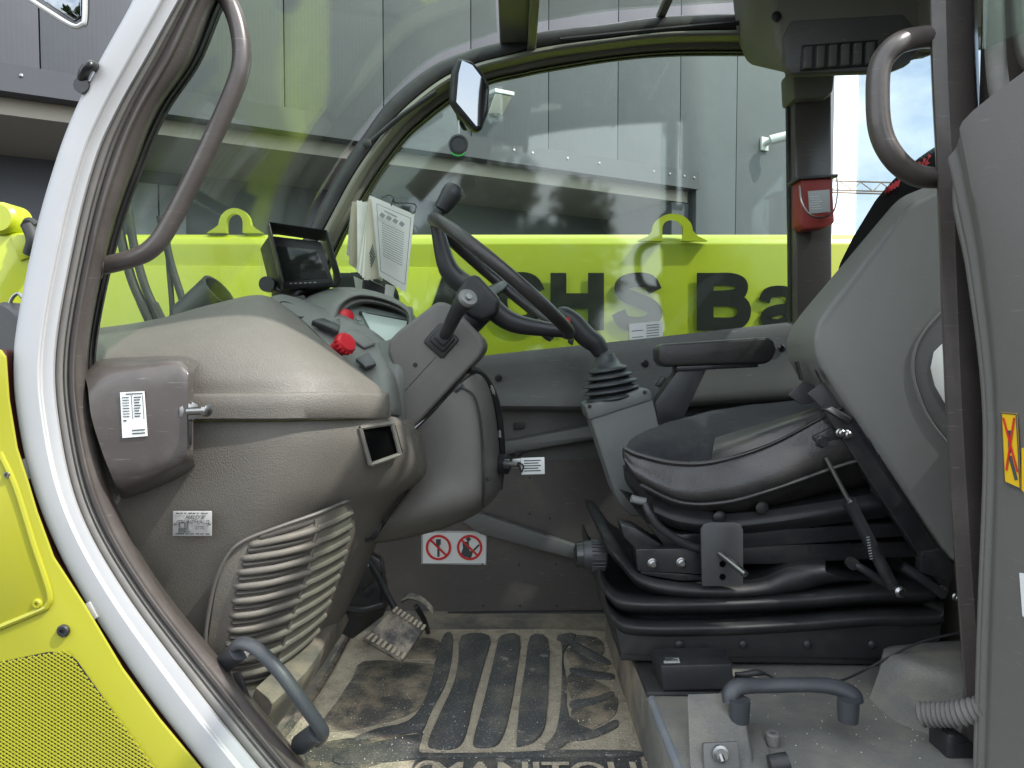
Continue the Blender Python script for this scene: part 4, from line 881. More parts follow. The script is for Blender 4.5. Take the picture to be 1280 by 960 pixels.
# ------------------------------------------------------------------ clipped documents
dc = thing('document_clip', P(480, 372, .80), 'sheaf of printed papers on wire rings hanging beside the instrument hood', 'documents')
def sheet(pts, Y, mat, bulge=0.0, name='paper_sheet'):
    (x0, y0), (x1, y1), (x2, y2), (x3, y3) = pts; rows = []
    for i in range(5):
        t = i / 4; rows.append([P((x0 + (x3 - x0) * t) * (1 - s_) + (x1 + (x2 - x1) * t) * s_, (y0 + (y3 - y0) * t) * (1 - s_) + (y1 + (y2 - y1) * t) * s_, Y + bulge * math.sin(math.pi * s_) * (.4 + t) + .03 * s_) for s_ in (0, .33, .66, 1)])
    return mk(name, patch(rows, 3, 2, (0, .0015, 0)), mat, dc)
sheet([(439, 258), (452, 250), (452, 332), (433, 318)], .80, 'paper', .01)
sheet([(440, 252), (461, 252), (458, 345), (436, 330)], .79, 'paper_cream', .01)
sheet([(446, 250), (470, 258), (466, 356), (447, 340)], .78, 'paper', -.01)
for k in range(5): sheet([(462 - k * .4, 244 + k), (486, 254), (478, 352 - k), (445 + k * 2.5, 338 + k * 3)], .765 - .006 * k, ('paper_cream', 'paper')[k % 2], -.012)
pg = sheet([(464, 245), (518, 268), (507, 366), (474, 345)], .72, 'paper', .012, 'front_page')
mk('bracket', prism(PP([(452, 345), (480, 358), (492, 372), (478, 376), (455, 362)], .79), (0, .03, 0), .004), 'black_plastic', dc)
sheet([(442, 345), (453, 350), (452, 368), (445, 364)], .80, 'paper'); sheet([(482, 355), (494, 358), (490, 380), (480, 374)], .74, 'paper')
YPg = .712
def pgp(s_, t): return ((464 + 8 * t) * (1 - s_) + (518 - 10 * t) * s_, (245 + 98 * t) * (1 - s_) + (268 + 96 * t) * s_)
mk('page_print', [stroke([pgp(.22, .29 + .03 * k), pgp(.80, .29 + .03 * k)], .8, YPg, .0006) for k in range(15)] + [stroke([pgp(.2 + .16 * k, .18), pgp(.29 + .16 * k, .20)], 5, YPg, .0006) for k in range(4)] + [stroke([pgp(.3, .12), pgp(.6, .13)], 1.6, YPg, .0006)], 'ink_grey', pg)
mk('page_frame', [stroke([pgp(*a), pgp(*b)], .8, YPg - .0008, .0005) for a, b in (((.12, .07), (.93, .07)), ((.12, .93), (.93, .93)), ((.12, .07), (.12, .93)), ((.93, .07), (.93, .93)))], 'ink_grey', pg)
mk('side_print', [stroke([(462 + .4 * k, 318 + 4 * k), (466 + .8 * k, 306 + 3.4 * k)], 1.4, .722, .0006) for k in range(5)] , 'ink', dc)
mk('wire_ring', tube(PPP([(489, 257, .70), (492, 249, .69), (494, 253, .70), (518, 255, .71), (519, 264, .71), (515, 267, .70)]), .0016, 6), 'black_metal', dc)
mk('wire_ring', tube(PPP([(476, 248, .74), (486, 244, .75), (493, 248, .74), (494, 254, .72)]), .0016, 6), 'black_metal', dc)

# ------------------------------------------------------------------ interior mirror and air freshener
im = thing('interior_mirror', P(588, 165, .78), 'oblong interior mirror reflecting the cloudy sky', 'mirror')
mo_ = [(572, 72), (590, 75), (606, 92), (613, 108), (612, 140), (603, 163), (594, 164), (574, 142), (564, 126), (566, 90)]
mi_ = [(577, 76), (590, 82), (602, 98), (609, 112), (607, 138), (600, 158), (595, 158), (580, 140), (570, 128), (573, 92)]
mp0 = P(590, 118, .76); mn = (Vector((.5, -.85, .16)).normalized() - ray(590, 118).normalized()).normalized()
def MR(x, y):
    d = ray(x, y); return CAM + d * ((mp0 - CAM).dot(mn) / d.dot(mn))
mk('mirror_back', prism([MR(x, y) for x, y in mo_], mn * -.035, .009, 3), 'black_plastic', im)
mk('mirror_pane', prism([MR(x, y) + mn * .004 for x, y in mi_], mn * -.003), 'mirror', im)
mk('mirror_arm', tube(PPP([(572, 120, .80), (574, 146, .82), (582, 158, .86), (570, 100, .90)]), .007, 8), 'black_plastic', im)
af = thing('air_freshener', P(573, 197, .75), 'round black air freshener hanging on a string below the mirror', 'air freshener')
mk('disc', lathe([(.018, -.006), (.024, -.005), (.024, .005), (.019, .006), (.017, .004), (.0, .004)], P(573, 181, .75), (0, -1, 0), 28), 'black_plastic', af)
mk('green_edge', tube([P(573 + 12 * math.cos(a), 182.5 + 12.4 * math.sin(a), .744) for a in [R(40 + 10 * k) for k in range(11)]], .0024, 6, 1), 'green_light', af)
mk('string', tube(PPP([(574, 167, .75), (573.5, 150, .755)]), .0012, 5, 1), 'label_white', af)

# ------------------------------------------------------------------ red case on the rear post
rb = thing('red_case', P(1021, 292, .86), 'small red plastic case with grey card and beaded chain on the rear post', 'case')
mk('case_body', prism(PP([(1001, 224), (1041, 221), (1044, 278), (1034, 284), (1006, 287), (1000, 280)], .83), (0, .06, 0), .006), 'red_box', rb)
mk('case_lid', prism(PP([(998, 220), (1048, 217), (1048, 221), (998, 224)], .82), (0, .08, 0), .002), 'charcoal_metal', rb)
mk('card', prism(PP([(1010, 239), (1037, 237), (1038, 265), (1012, 267)], .827), (0, .002, 0)), 'label_silver', rb)
mk('card_print', [stroke([(1012 + (k % 3), 246 + 3 * k), (1024 + 2 * (k % 3), 245.5 + 3 * k)], .9, .8262, .0004) for k in range(6)], 'label_white', rb)
mk('bead_chain', tube(PPP([(999, 232, .825), (1002, 252, .815), (1012, 268, .812), (1028, 272, .812), (1042, 264, .815), (1047, 240, .82), (1046, 222, .825)]), .0022, 6), 'steel', rb)

# ------------------------------------------------------------------ operator seat
seat = thing('operator_seat', P(960, 825, .5), 'black suspension seat with grey side shell, rubber bellows and armrest', 'seat')
cush = [
 [(794, 596, .32), (814, 622, .32), (850, 640, .32), (905, 644, .32), (965, 634, .32), (1045, 614, .32), (1110, 604, .32)],
 [(782, 578, .272), (800, 600, .260), (848, 622, .250), (905, 622, .246), (965, 606, .246), (1045, 574, .248), (1100, 560, .250)],
 [(780, 566, .282), (797, 578, .272), (842, 590, .266), (895, 588, .262), (962, 566, .262), (1042, 524, .262), (1090, 508, .262)],
 [(781, 561, .290), (799, 569, .280), (843, 579, .272), (893, 577, .268), (960, 556, .268), (1040, 515, .268), (1086, 500, .268)],
 [(790, 549, .36), (812, 550, .34), (860, 552, .33), (908, 548, .33), (968, 531, .33), (1040, 509, .33), (1082, 498, .33)],
 [(812, 537, .48), (842, 531, .48), (888, 523, .48), (938, 516, .48), (988, 508, .48), (1040, 501, .48), (1080, 494, .48)],
 [(852, 523, .66), (878, 517, .66), (918, 509, .66), (958, 504, .66), (1000, 500, .66), (1040, 497, .66), (1080, 492, .66)],
 [(850, 540, .72), (878, 532, .72), (918, 524, .72), (958, 518, .72), (1000, 514, .72), (1040, 510, .72), (1080, 505, .72)]]
cw = [[P(*q) for q in r] for r in cush]
mk('cushion_top', patch(cw[3:], 6, 5, (.0, .0, -.04), lambda p, u, v: p + Vector((0, 0, .0035 * noise.noise(p * 14)))), 'seat_fabric', seat, sharp=70, label='dark woven fabric top of the seat cushion')
mk('cushion_side', patch(cw[:4], 6, 5, (.0, .02, 0), lambda p, u, v: p + Vector((0, -.007 * noise.noise(Vector((p.x * 17, 1.3, p.z * 8))) * (1 - u), .002 * noise.noise(p * 30)))), 'leather', seat, sharp=70, label='wrinkled black leather side of the seat cushion')
mk('piping', tube([p + Vector((0, -.003, .001)) for p in cw[3]], .0045, 8, 5), 'leather', seat)
mk('lower_piping', tube([P(x, y, .249) for x, y in ((800, 606), (850, 628), (905, 628), (965, 612), (1045, 584), (1100, 568))], .0035, 8, 5), 'leather', seat)
mk('bolster', patch([[P(889, 577, .262), P(930, 565, .26), P(975, 548, .26), P(1040, 513, .26)], [P(891, 562, .285), P(930, 548, .28), P(972, 532, .28), P(1036, 508, .28)], [P(894, 547, .335), P(930, 536, .335), P(972, 524, .335), P(1034, 505, .335)]], 4, 4, (0, .004, -.008)), 'leather', seat)
_unused = ([tube(PPP([(x, 577 - (x - 889) * .41, .258), (x + 1, 562 - (x - 889) * .37, .276), (x + 4, 549 - (x - 889) * .28, .328)]), .003, 6, 4) for x in ()])
mk('seat_pan', patch([[P(x, y, .30) for x, y in ((815, 618), (850, 632), (910, 642), (1000, 632), (1160, 606))], [P(x, y, .285) for x, y in ((818, 640), (850, 652), (910, 658), (1000, 648), (1160, 622))], [P(x, y, .31) for x, y in ((822, 650), (850, 662), (910, 668), (1000, 660), (1160, 640))]], 5, 4, (0, .36, 0)), 'black_plastic', seat)
for x, y in ((899, 646), (952, 634), (1095, 610)): mk('pan_button', lathe([(.012, 0), (.012, .004), (.008, .007)], P(x, y, .288), (0, -1, 0), 14), 'black_plastic', seat)
mk('seat_rail', [prism(PP([(806, 652), (850, 668), (1160, 652), (1165, 668), (880, 690), (830, 682)], .31), (0, .34, 0), .004), prism(PP([(860, 684), (1160, 676), (1160, 696), (960, 706), (860, 706)], .33), (0, .3, 0), .004)], 'black_metal', seat)
mk('adjust_lever', [tube(PPP([(806, 628, .28), (812, 642, .27), (828, 662, .27), (862, 682, .28), (900, 690, .29)]), .008, 10)], 'black_rubber', seat)
mk('lever_grip', tube(PPP([(789, 623, .28), (796, 625, .28), (807, 627, .28)]), .0075, 12), 'pod_plastic', seat, label='pale plastic grip of the adjuster lever')
mk('side_frame', [prism(PP([(776, 656), (795, 660), (832, 684), (832, 690), (800, 692), (780, 672)], .31), (0, .06, 0), .003), prism(PP([(795, 687), (882, 685), (884, 716), (880, 718), (797, 714)], .285), (0, .05, 0), .002), prism(PP([(800, 714), (880, 719), (876, 726), (850, 726), (802, 718)], .29), (0, .04, 0), .002)], 'black_metal', seat)
for x, y in ((815.5, 704), (851.5, 703)): mk('frame_bolt', lathe([(.0095, 0), (.0095, .002), (.0075, .003), (.0075, .008), (.005, .010)], P(x, y, .285), (0, -1, 0), 14), 'steel', seat)
br = mk('stop_bracket', prism(PP([(876, 662), (880, 655), (888, 653), (918, 653), (926, 656), (929, 663), (929, 732), (878, 733)], .262), (0, .006, 0), .001), 'charcoal_metal', seat)
for y in (705, 721): mk('bracket_hole_shade', lathe([(.0058, 0), (.0058, .0012)], P(903, y, .2618), (0, -1, 0), 14), 'hole_shade', br)  # near-black discs painted for the shade inside the bracket holes
mk('bracket_pin', tube(PPP([(900, 692, .26), (932, 718, .205)]), .0062, 12, 1), 'steel', br)
# bellows folds
def fold(pts, Y, d, bev): return prism(PP(pts, Y), (0, d, 0), bev, 3)
fA = [[P(x, y, Y) for x, y in pts] for Y, pts in (
  (.335, ((752, 668), (770, 676), (800, 712), (860, 724), (940, 722), (985, 702), (1020, 696), (1032, 697))),
  (.285, ((754, 672), (772, 688), (800, 718), (860, 730), (940, 729), (985, 712), (1020, 706), (1032, 706))),
  (.270, ((758, 682), (774, 700), (802, 728), (860, 740), (940, 740), (990, 728), (1022, 718), (1034, 716))),
  (.285, ((760, 690), (776, 708), (804, 734), (860, 746), (940, 746), (995, 738), (1030, 728), (1060, 724))),
  (.33, ((762, 694), (778, 712), (804, 738), (860, 750), (940, 750), (1000, 742), (1040, 730), (1090, 726))))]
mk('bellows_fold', patch(fA, 5, 3, (0, .35, 0)), 'black_rubber', seat, sharp=60)
for dy, Ys, x0, x1 in ((0, .275, 750, 1170), (30, .27, 756, 1180)):
    rows = []
    for Y, o in ((.35, -10), (.30, -6), (Ys, 2), (Ys - .004, 8), (Ys + .01, 14), (.35, 18)):
        rows.append([P(x, y + dy + o, Y) for x, y in ((x0, 716), (x0 + 12, 738), (x0 + 40, 750), (900, 750), (1000, 745), (1090, 738), (x1 - 12, 737), (x1, 730))])
    mk('bellows_fold', patch(rows, 5, 3, (0, .34, 0)), 'black_rubber', seat, sharp=60)
mk('seat_base', [prism(PP([(768, 780), (1178, 780), (1174, 826), (776, 820)], .29), (0, .40, 0), .006), prism(PP([(776, 816), (1174, 822), (1174, 832), (776, 826)], .30), (0, .38, 0), .002)], 'black_rubber', seat)
for x in (849, 929, 1009, 1090): mk('base_rivet', lathe([(.0085, 0), (.008, .003), (.004, .006)], P(x, 805, .289), (0, -1, 0), 14), 'black_rubber', seat)
kb2 = P(742, 693, .34)
wk = mk('weight_knob', lathe([(.010, -.03), (.022, -.028), (.028, -.018), (.028, .018), (.026, .022)], P(743, 694, .33), (1, 0, 0), 26), 'black_plastic', seat, label='ribbed weight adjuster knob with grey window')
mk('knob_window', lathe([(.0275, -.014), (.024, -.026), (.012, -.031), (.0, -.032)], P(737, 694, .33), (1, 0, 0), 26), 'screen_dark', wk)
mk('knob_rib', [box(P(747, 694, .33) + Vector((0, math.cos(a), math.sin(a))) * .0285, (.026, .0035, .0035), .001) for a in [2 * math.pi * k / 22 for k in range(22)]], 'black_plastic', wk, kind='stuff')
# backrest, shell, arm
bk = prism(PP([(1044, 332), (1062, 296), (1090, 250), (1118, 219), (1150, 194), (1172, 181), (1230, 165), (1230, 480), (1040, 480), (1035, 400)], .66), (0, -.26, 0), .03, 3)
mk('backrest', bk, 'back_fabric', seat, sharp=60, label='black fabric backrest with red embroidery')
bkt = BVHTree.FromPolygons(*bk)
def on_back(x, y):
    d = ray(x, y).normalized(); h = bkt.ray_cast(CAM, d)[0]
    return (h if h else P(x, y, .5)) - d * .004
mk('embroidery', [stroke([(1134 + 6 * k, 222 - 4.2 * k), (1138 + 6.2 * k, 211 - 4.4 * k)], 2.8, None, .003, 4, on_back) for k in range(5)] + [stroke([(1132, 224), (1162, 203)], 1.6, None, .003, 4, on_back)] + [stroke([(1106 + 4 * k, 243 - 2.5 * k), (1109 + 4 * k, 234 - 2.5 * k)], 2.4, None, .003, 4, on_back) for k in range(5)], 'red_thread', seat)
SH = [(1222, 214), (1172, 238), (1142, 252), (1130, 262), (1034, 386), (1022, 404), (1018, 424), (1021, 446), (1030, 466), (1192, 702), (1222, 702)]
sh = mk('seat_shell', prism2(PP(SH, .24), PP([(1222, 212), (1160, 232), (1128, 245), (1116, 255), (1002, 390), (987, 410), (981, 428), (984, 450), (998, 474), (1150, 700), (1190, 702)], .41), .013, 4), 'shell_plastic', seat, sharp=50, label='large grey plastic side shell of the backrest')
mk('shell_recess', prism(PP([(1196, 376), (1180, 388), (1158, 412), (1145, 436), (1142, 462), (1148, 490), (1164, 524), (1196, 566)], .238), (0, .004, 0), .0015), 'trim_grey', sh)
mk('recess_hollow', prism(PP([(1196, 408), (1178, 428), (1172, 446), (1173, 470), (1182, 508), (1196, 528)], .2365), (0, .003, 0)), 'black_rubber', sh)
mk('recess_lining', prism(PP([(1180, 428), (1168, 440), (1164, 460), (1169, 482), (1184, 508), (1190, 512), (1184, 470)], .2350), (0, .003, 0), .001), 'paper', sh)
mk('recess_rim', tube(PPP([(1196, 374, .237), (1180, 387, .237), (1157, 412, .237), (1144, 436, .237), (1141, 462, .237), (1147, 491, .237), (1163, 526, .237), (1196, 568, .237)]), .0028, 8), 'shell_plastic', sh)
for pts in ([(997, 452), (1003, 475), (1018, 500), (1034, 498)], [(1022, 462), (1030, 478), (1052, 500), (1060, 504)]):
    mk('shell_slot', stroke(pts[:2], 3, .30 if pts[0][0] < 1010 else .239, .01), 'black_rubber', sh)
mk('pivot_plate', prism(PP([(986, 494), (1004, 476), (1022, 484), (1022, 502), (1002, 506)], .34), (0, .006, 0), .001), 'charcoal_metal', seat)
mk('pivot_plate', [prism(PP([(1010, 492), (1034, 474), (1056, 494), (1062, 516), (1030, 512)], .27), (0, .006, 0), .001)], 'charcoal_metal', seat)
mk('recline_arm', [prism(PP([(1030, 514), (1042, 510), (1068, 522), (1192, 716), (1184, 742), (1152, 700), (1040, 530)], .245), (0, .02, 0), .003), prism(PP([(1152, 690), (1176, 686), (1192, 704), (1190, 728), (1150, 716)], .24), (0, .02, 0), .003)], 'black_metal', seat)
mk('arm_flange', prism(PP([(1032, 512), (1040, 508), (1066, 523), (1062, 530)], .235), (0, .03, 0), .002), 'steel', seat)
for x, y in ((1050, 541), (1058, 543), (1177, 737), (1195, 746)): mk('arm_bolt', lathe([(.0085, 0), (.0085, .002), (.0065, .004), (.0065, .010), (.004, .012)], P(x, y, .244), (0, -1, 0), 12), 'steel', seat)
mk('strut_bracket', prism(PP([(1016, 546), (1040, 534), (1056, 552), (1050, 570), (1026, 566)], .250), (0, .012, 0), .003), 'black_metal', seat)
mk('bracket_bolt', lathe([(.012, 0), (.012, .003), (.009, .004), (.009, .010)], P(1027, 552, .25), (0, -1, 0), 6), 'black_metal', seat)
gs = mk('gas_strut', [tube(PPP([(1064, 632, .235), (1116, 734, .225)]), .0112, 16, 1), tube(PPP([(1060, 626, .235), (1066, 636, .235)]), .0125, 14, 1)], 'black_metal', seat, label='black gas strut with silver end joint')
mk('strut_rod', tube(PPP([(1032, 572, .238), (1064, 632, .235)]), .0042, 10, 1), 'steel', gs)
mk('strut_print', [stroke([(1083 + .5 * k, 672 + 3.4 * k), (1087 + .5 * k, 671 + 3.4 * k)], 1.1, .216, .0004) for k in range(9)], 'ink_grey', gs)
mk('strut_joint', lathe([(.010, 0), (.010, .010), (.006, .014)], P(1122, 738, .22), (0, -1, 0), 16), 'steel', gs)
mk('link_rod', [tube(PPP([(1062, 702, .25), (1080, 712, .24), (1120, 738, .235)]), .0075, 10), tube(PPP([(1128, 708, .25), (1150, 722, .24), (1180, 744, .235)]), .009, 10), lathe([(.011, 0), (.011, .012)], P(1063, 703, .25), (0, -1, 0), 12)], 'black_metal', seat)
# armrest
ar = mk('armrest', prism(PP([(822, 436), (828, 430), (960, 421), (968, 424), (972, 436), (966, 450), (958, 455), (830, 459), (823, 452)], .66), (0, .07, 0), .009, 3), 'leather', seat, label='padded black armrest on the far side')
mk('armrest_plate', prism(PP([(846, 458), (948, 454), (948, 459), (846, 464)], .665), (0, .05, 0), .002), 'black_metal', ar)
mk('armrest_bracket', prism(PP([(851, 458), (886, 456), (856, 520), (852, 530), (824, 532), (818, 504)], .67), (0, .05, 0), .004), 'black_plastic', ar)
mk('armrest_adjuster', prism(PP([(820, 482), (828, 470), (834, 473), (826, 485)], .66), (0, .02, 0), .003), 'black_plastic', ar)

# ------------------------------------------------------------------ joystick console
js = thing('joystick_console', P(790, 650, .72), 'grey joystick pod with rubber gaiter and black lever grip', 'joystick')
pod = mk('pod', prism(PP([(733, 510), (738, 506), (805, 487), (812, 489), (830, 534), (850, 600), (850, 646), (790, 646), (776, 632), (768, 616)], .68), (0, .12, 0), .010, 3), 'pod_plastic', js)
mk('pod_rim', prism(PP([(731, 507), (806, 485), (814, 488), (816, 500), (736, 526)], .674), (0, .13, 0), .006), 'pod_plastic', js)
mk('pod_screw', [lathe([(.005, 0), (.004, .002)], P(x, y, .672), (0, -1, 0), 8) for x, y in ((737, 508), (806, 490))], 'black_metal', js)
gaxis = (P(756, 446, .73) - P(765, 500, .73)).normalized(); g0 = P(766, 500, .73)
pr = []
hh, k = 0, 0
for r0, r1 in ((.066, .054), (.070, .052), (.068, .050), (.058, .042), (.050, .038)):
    pr += [(r1, hh), (r0, hh + .007), (r0 * .98, hh + .011), (r1 * .98, hh + .017)]; hh += .017
pr = [(.040, -.012), (.050, -.002)] + pr + [(.036, hh), (.026, hh + .018), (.022, hh + .03)]
mk('gaiter', lathe(pr, g0, gaxis, 28), 'handle_grey', js, sharp=70)
mk('grip', tube(PPP([(752, 442, .73), (745, 430, .73), (732, 420, .73), (718, 404, .73), (705, 394, .73), (697, 392, .73)]), [.020, .0245, .026, .025, .022, .015], 16), 'black_plastic', js)
mk('grip_button', lathe([(.009, 0), (.009, .006), (.006, .009)], P(708, 402, .705), (.2, -.8, .5), 14), 'red_plastic', js, label='small red button')
mk('grip_trigger', prism(PP([(712, 420), (718, 424), (716, 432), (710, 428)], .72), (0, .02, 0), .003), 'black_plastic', js)

# ------------------------------------------------------------------ pedals
bp = thing('brake_pedal', P(495, 820, .5), 'worn brake pedal with ribbed muddy rubber pad below the dash', 'pedal')
pq = [P(494, 757, .52), P(533, 782, .50), P(502, 827, .44), P(453, 799, .46)]
pn = (pq[1] - pq[0]).cross(pq[3] - pq[0]).normalized()
if pn.y > 0: pn = -pn
mk('pedal_pad', prism(pq, -pn * .014, .004), 'pedal_rubber', bp)
for i in range(8):
    t = .06 + i * .125
    for a, b in ((.02, .17), (.80, .97)):
        f = lambda u, v: (pq[0].lerp(pq[1], u)).lerp(pq[3].lerp(pq[2], u), v) + pn * .001
        mk('pad_rib', prism([f(t, a), f(t + .075, a), f(t + .075, b), f(t, b)], pn * .007, .0012), 'mat_dirt', bp)
mk('pedal_arm', [tube(PPP([(452, 690, .60), (474, 725, .56), (496, 765, .52)]), .0075, 10), prism(PP([(440, 680), (475, 700), (478, 720), (452, 740)], .64), (0, .03, 0), .003)], 'black_metal', bp)
mk('pedal_mount', [prism(PP([(430, 690), (470, 710), (480, 770), (440, 800), (420, 790)], .66), (0, .10, 0), .006), tube(PPP([(425, 760, .60), (452, 764, .60), (480, 757, .60)]), .010, 10)], 'black_metal', bp)
mk('pivot_nut', lathe([(.010, 0), (.010, .012), (.005, .02)], P(432, 759, .58), (-.2, -1, 0), 6), 'steel', bp)
ap = thing('accelerator_pedal', P(520, 770, .66), 'small curved accelerator pedal behind the brake pedal', 'pedal')
mk('pedal_pad', patch([[P(502, 746, .68), P(512, 741, .68), P(528, 746, .66), P(541, 758, .64)], [P(500, 752, .66), P(512, 748, .66), P(528, 754, .64), P(541, 768, .62)]], 5, 3, (.002, .012, -.008)), 'pedal_rubber', ap)
mk('pedal_stem', tube(PPP([(520, 758, .66), (530, 775, .70), (535, 790, .76)]), .007, 8), 'black_metal', ap)

# ------------------------------------------------------------------ floor mat with raised black bars in beige dust
ZM = CAMZ + ZFL - .008
def fl(x, y, dz=0): return PZ(x, y, ZM + dz)
mat_ = thing('floor_mat', fl(620, 860), 'muddy black rubber floor mat with raised bars and partly covered lettering', 'floor mat')
def slab(pts, h, dz=0, bev=0.002, sm=True): return prism(cr([fl(x, y, dz) for x, y in pts], 3, True) if sm else [fl(x, y, dz) for x, y in pts], (0, 0, h), bev, 2)
def rslab(pts, h, dz=0, n=4, bev=.0015):
    return prism(cr([fl(x, y, dz) for x, y in pts], n, True), (0, 0, h), bev, 1)
mk('mat_base', slab([(436, 792), (560, 789), (700, 789), (786, 793), (800, 830), (818, 900), (845, 1010), (830, 1080), (250, 1080), (340, 930), (400, 860)], .006, 0, .002, False), 'mat_dirt', mat_, label='mat base covered with beige dust')
def bar(l0, l1, r0, r1, ym=None):
    (a, b), (c, d), (e, f), (g, h) = l0, l1, r1, r0
    return [(a + 4, b), (g - 4, h), (g, h + 6), (e + (g - e) * .5 + 1, (f + h) / 2), (e, f - 12), (e - 8, f), (c + 8, d), (c, d - 10), (a + (c - a) * .5, (b + d) / 2), (a, b + 6)]
bars = [[(577, 798), (612, 798), (606, 830), (592, 880), (583, 920), (570, 938), (540, 938), (536, 928), (550, 895), (566, 860), (573, 830)],
        [(626, 798), (650, 799), (645, 850), (636, 900), (628, 925), (618, 936), (596, 937), (592, 928), (602, 890), (612, 850), (620, 815)],
        [(663, 799), (685, 802), (686, 850), (684, 890), (680, 915), (668, 930), (648, 936), (646, 928), (650, 880), (656, 840)],]
for b in bars: mk('mat_bar', slab(b, .009, .003, .003), 'mat_rubber', mat_)
mk('mat_bar', slab([(696, 801), (702, 808), (702, 850), (700, 890), (694, 920), (680, 938), (700, 938), (712, 930), (746, 920), (712, 900), (708, 850), (704, 820), (720, 796), (700, 796)], .0075, .003, .0015), 'mat_rubber', mat_)
mk('mat_bar', slab([(556, 795), (566, 797), (564, 830), (556, 860), (540, 890), (528, 918), (520, 918), (470, 925), (440, 928), (470, 915), (510, 905), (530, 880), (540, 850), (546, 820)], .0075, .003, .0015), 'mat_rubber', mat_)
mk('mat_bar', slab([(430, 942), (520, 922), (528, 922), (524, 942), (540, 946), (640, 945), (700, 942), (790, 943), (794, 949), (640, 951), (520, 952), (425, 960)], .0075, .003, .0015), 'mat_rubber', mat_)
lobes = [[(703, 796), (745, 798), (756, 812), (748, 824), (730, 812)], [(708, 814), (722, 812), (752, 828), (762, 838), (745, 842), (724, 838), (712, 830)], [(709, 848), (722, 843), (752, 856), (764, 866), (748, 872), (722, 878), (712, 870)], [(714, 890), (726, 882), (768, 872), (772, 886), (764, 900), (730, 918), (714, 920)]]
for b in lobes:
    mk('mat_lobe', slab(b, .004, .004, .0015), 'mat_dirty', mat_)
for b in ([(706, 800), (720, 806), (754, 824), (764, 832), (750, 832), (722, 818)], [(714, 838), (740, 842), (766, 846), (764, 852), (738, 850), (716, 845)], [(714, 880), (742, 876), (764, 868), (766, 874), (742, 884), (716, 888)], [(716, 922), (740, 918), (768, 904), (774, 908), (768, 914), (740, 926), (716, 928)]):
    mk('mat_bar', slab(b, .008, .003, .0015), 'mat_rubber', mat_)
mk('mat_lobe', slab([(455, 828), (520, 830), (548, 836), (540, 864), (520, 890), (470, 908), (400, 915), (420, 880), (440, 850)], .004, .004, .0015), 'mat_dirty', mat_)
mk('mat_lobe', slab([(520, 800), (548, 802), (556, 816), (552, 826), (500, 822)], .004, .004, .0015), 'mat_dirty', mat_)
mk('mat_lobe', slab([(400, 930), (500, 920), (512, 926), (500, 942), (470, 958), (390, 975), (372, 955)], .004, .004, .0015), 'mat_dirty', mat_)
tx = [text('MANITOU', fl(668, 975, .0), (1, 0, 0), (0, 1, 0), .078, .0135, .022), tube([fl(535 + 19 * math.cos(a), 972 + 19 * math.sin(a), .0125) for a in [2 * math.pi * k / 20 for k in range(20)]], .004, 6, 1, True)]
mk('mat_panel', slab([(520, 953), (640, 952), (800, 950), (812, 1000), (812, 1060), (480, 1060)], .0075, .003, .0015, False), 'mat_rubber', mat_)
mk('mat_lettering', tx, 'mat_dirt', mat_, label='dust filled lettering at the front edge of the mat')
mk('mat_lip', tube([fl(788, 794, .004), fl(800, 830, .004), fl(818, 900, .004), fl(842, 1000, .004)], .012, 8), 'mat_dirty', mat_)
mk('mat_lip', tube([fl(436, 793, .004), fl(400, 858, .004), fl(350, 925, .004)], .010, 8), 'mat_dirty', mat_)
gr = []
rg = random.Random(5)
for k in range(420):
    x, y = rg.uniform(380, 800), rg.uniform(795, 958); p = fl(x, y, .009 + .004 * (k % 2)); r = rg.uniform(.0007, .0018)
    gr.append(([p + Vector((r, 0, 0)), p + Vector((-r * .5, r * .8, 0)), p + Vector((-r * .5, -r * .8, 0)), p + Vector((0, 0, r))], [[0, 1, 3], [1, 2, 3], [2, 0, 3], [0, 2, 1]]))
mk('dirt_crumbs', gr, 'paper_cream', mat_, kind='stuff')
# raised rail between mat and dash, with black step handle
mk('sill_rail', patch([[P(330, 905, .10), P(372, 868, .22), P(410, 815, .40), P(436, 775, .60)], [P(340, 880, .09), P(384, 838, .22), P(414, 790, .40), P(430, 758, .60)], [P(320, 860, .11), P(360, 822, .25), P(400, 778, .42), P(420, 750, .62)]], 5, 3, (-.02, .02, -.04)), 'floor_dirty', tel)
ent = thing('entry_handle', P(345, 940, .02), 'black plastic entry handle low on the door sill beside the kick panel', 'handle')
mk('handle_grip', tube(PPP([(286, 822, .04), (294, 808, .02), (304, 804, .01), (322, 812, .0), (350, 840, -.01), (375, 874, -.01), (398, 906, .0), (404, 918, .01), (398, 926, .03)]), .0085, 12, flat=(1.25, (0, -1, 0))), 'handle_grey', ent)
mk('handle_foot', tube(PPP([(282, 828, .06), (300, 812, .02)]), .016, 14, 1), 'handle_grey', ent)
mk('handle_foot', tube(PPP([(376, 930, .05), (398, 914, .01)]), .016, 14, 1), 'handle_grey', ent)
mk('sill_tab', prism(PP([(290, 842), (300, 840), (316, 884), (316, 890), (298, 862)], .05), (0, .004, 0), .001), 'black_rubber', ent)

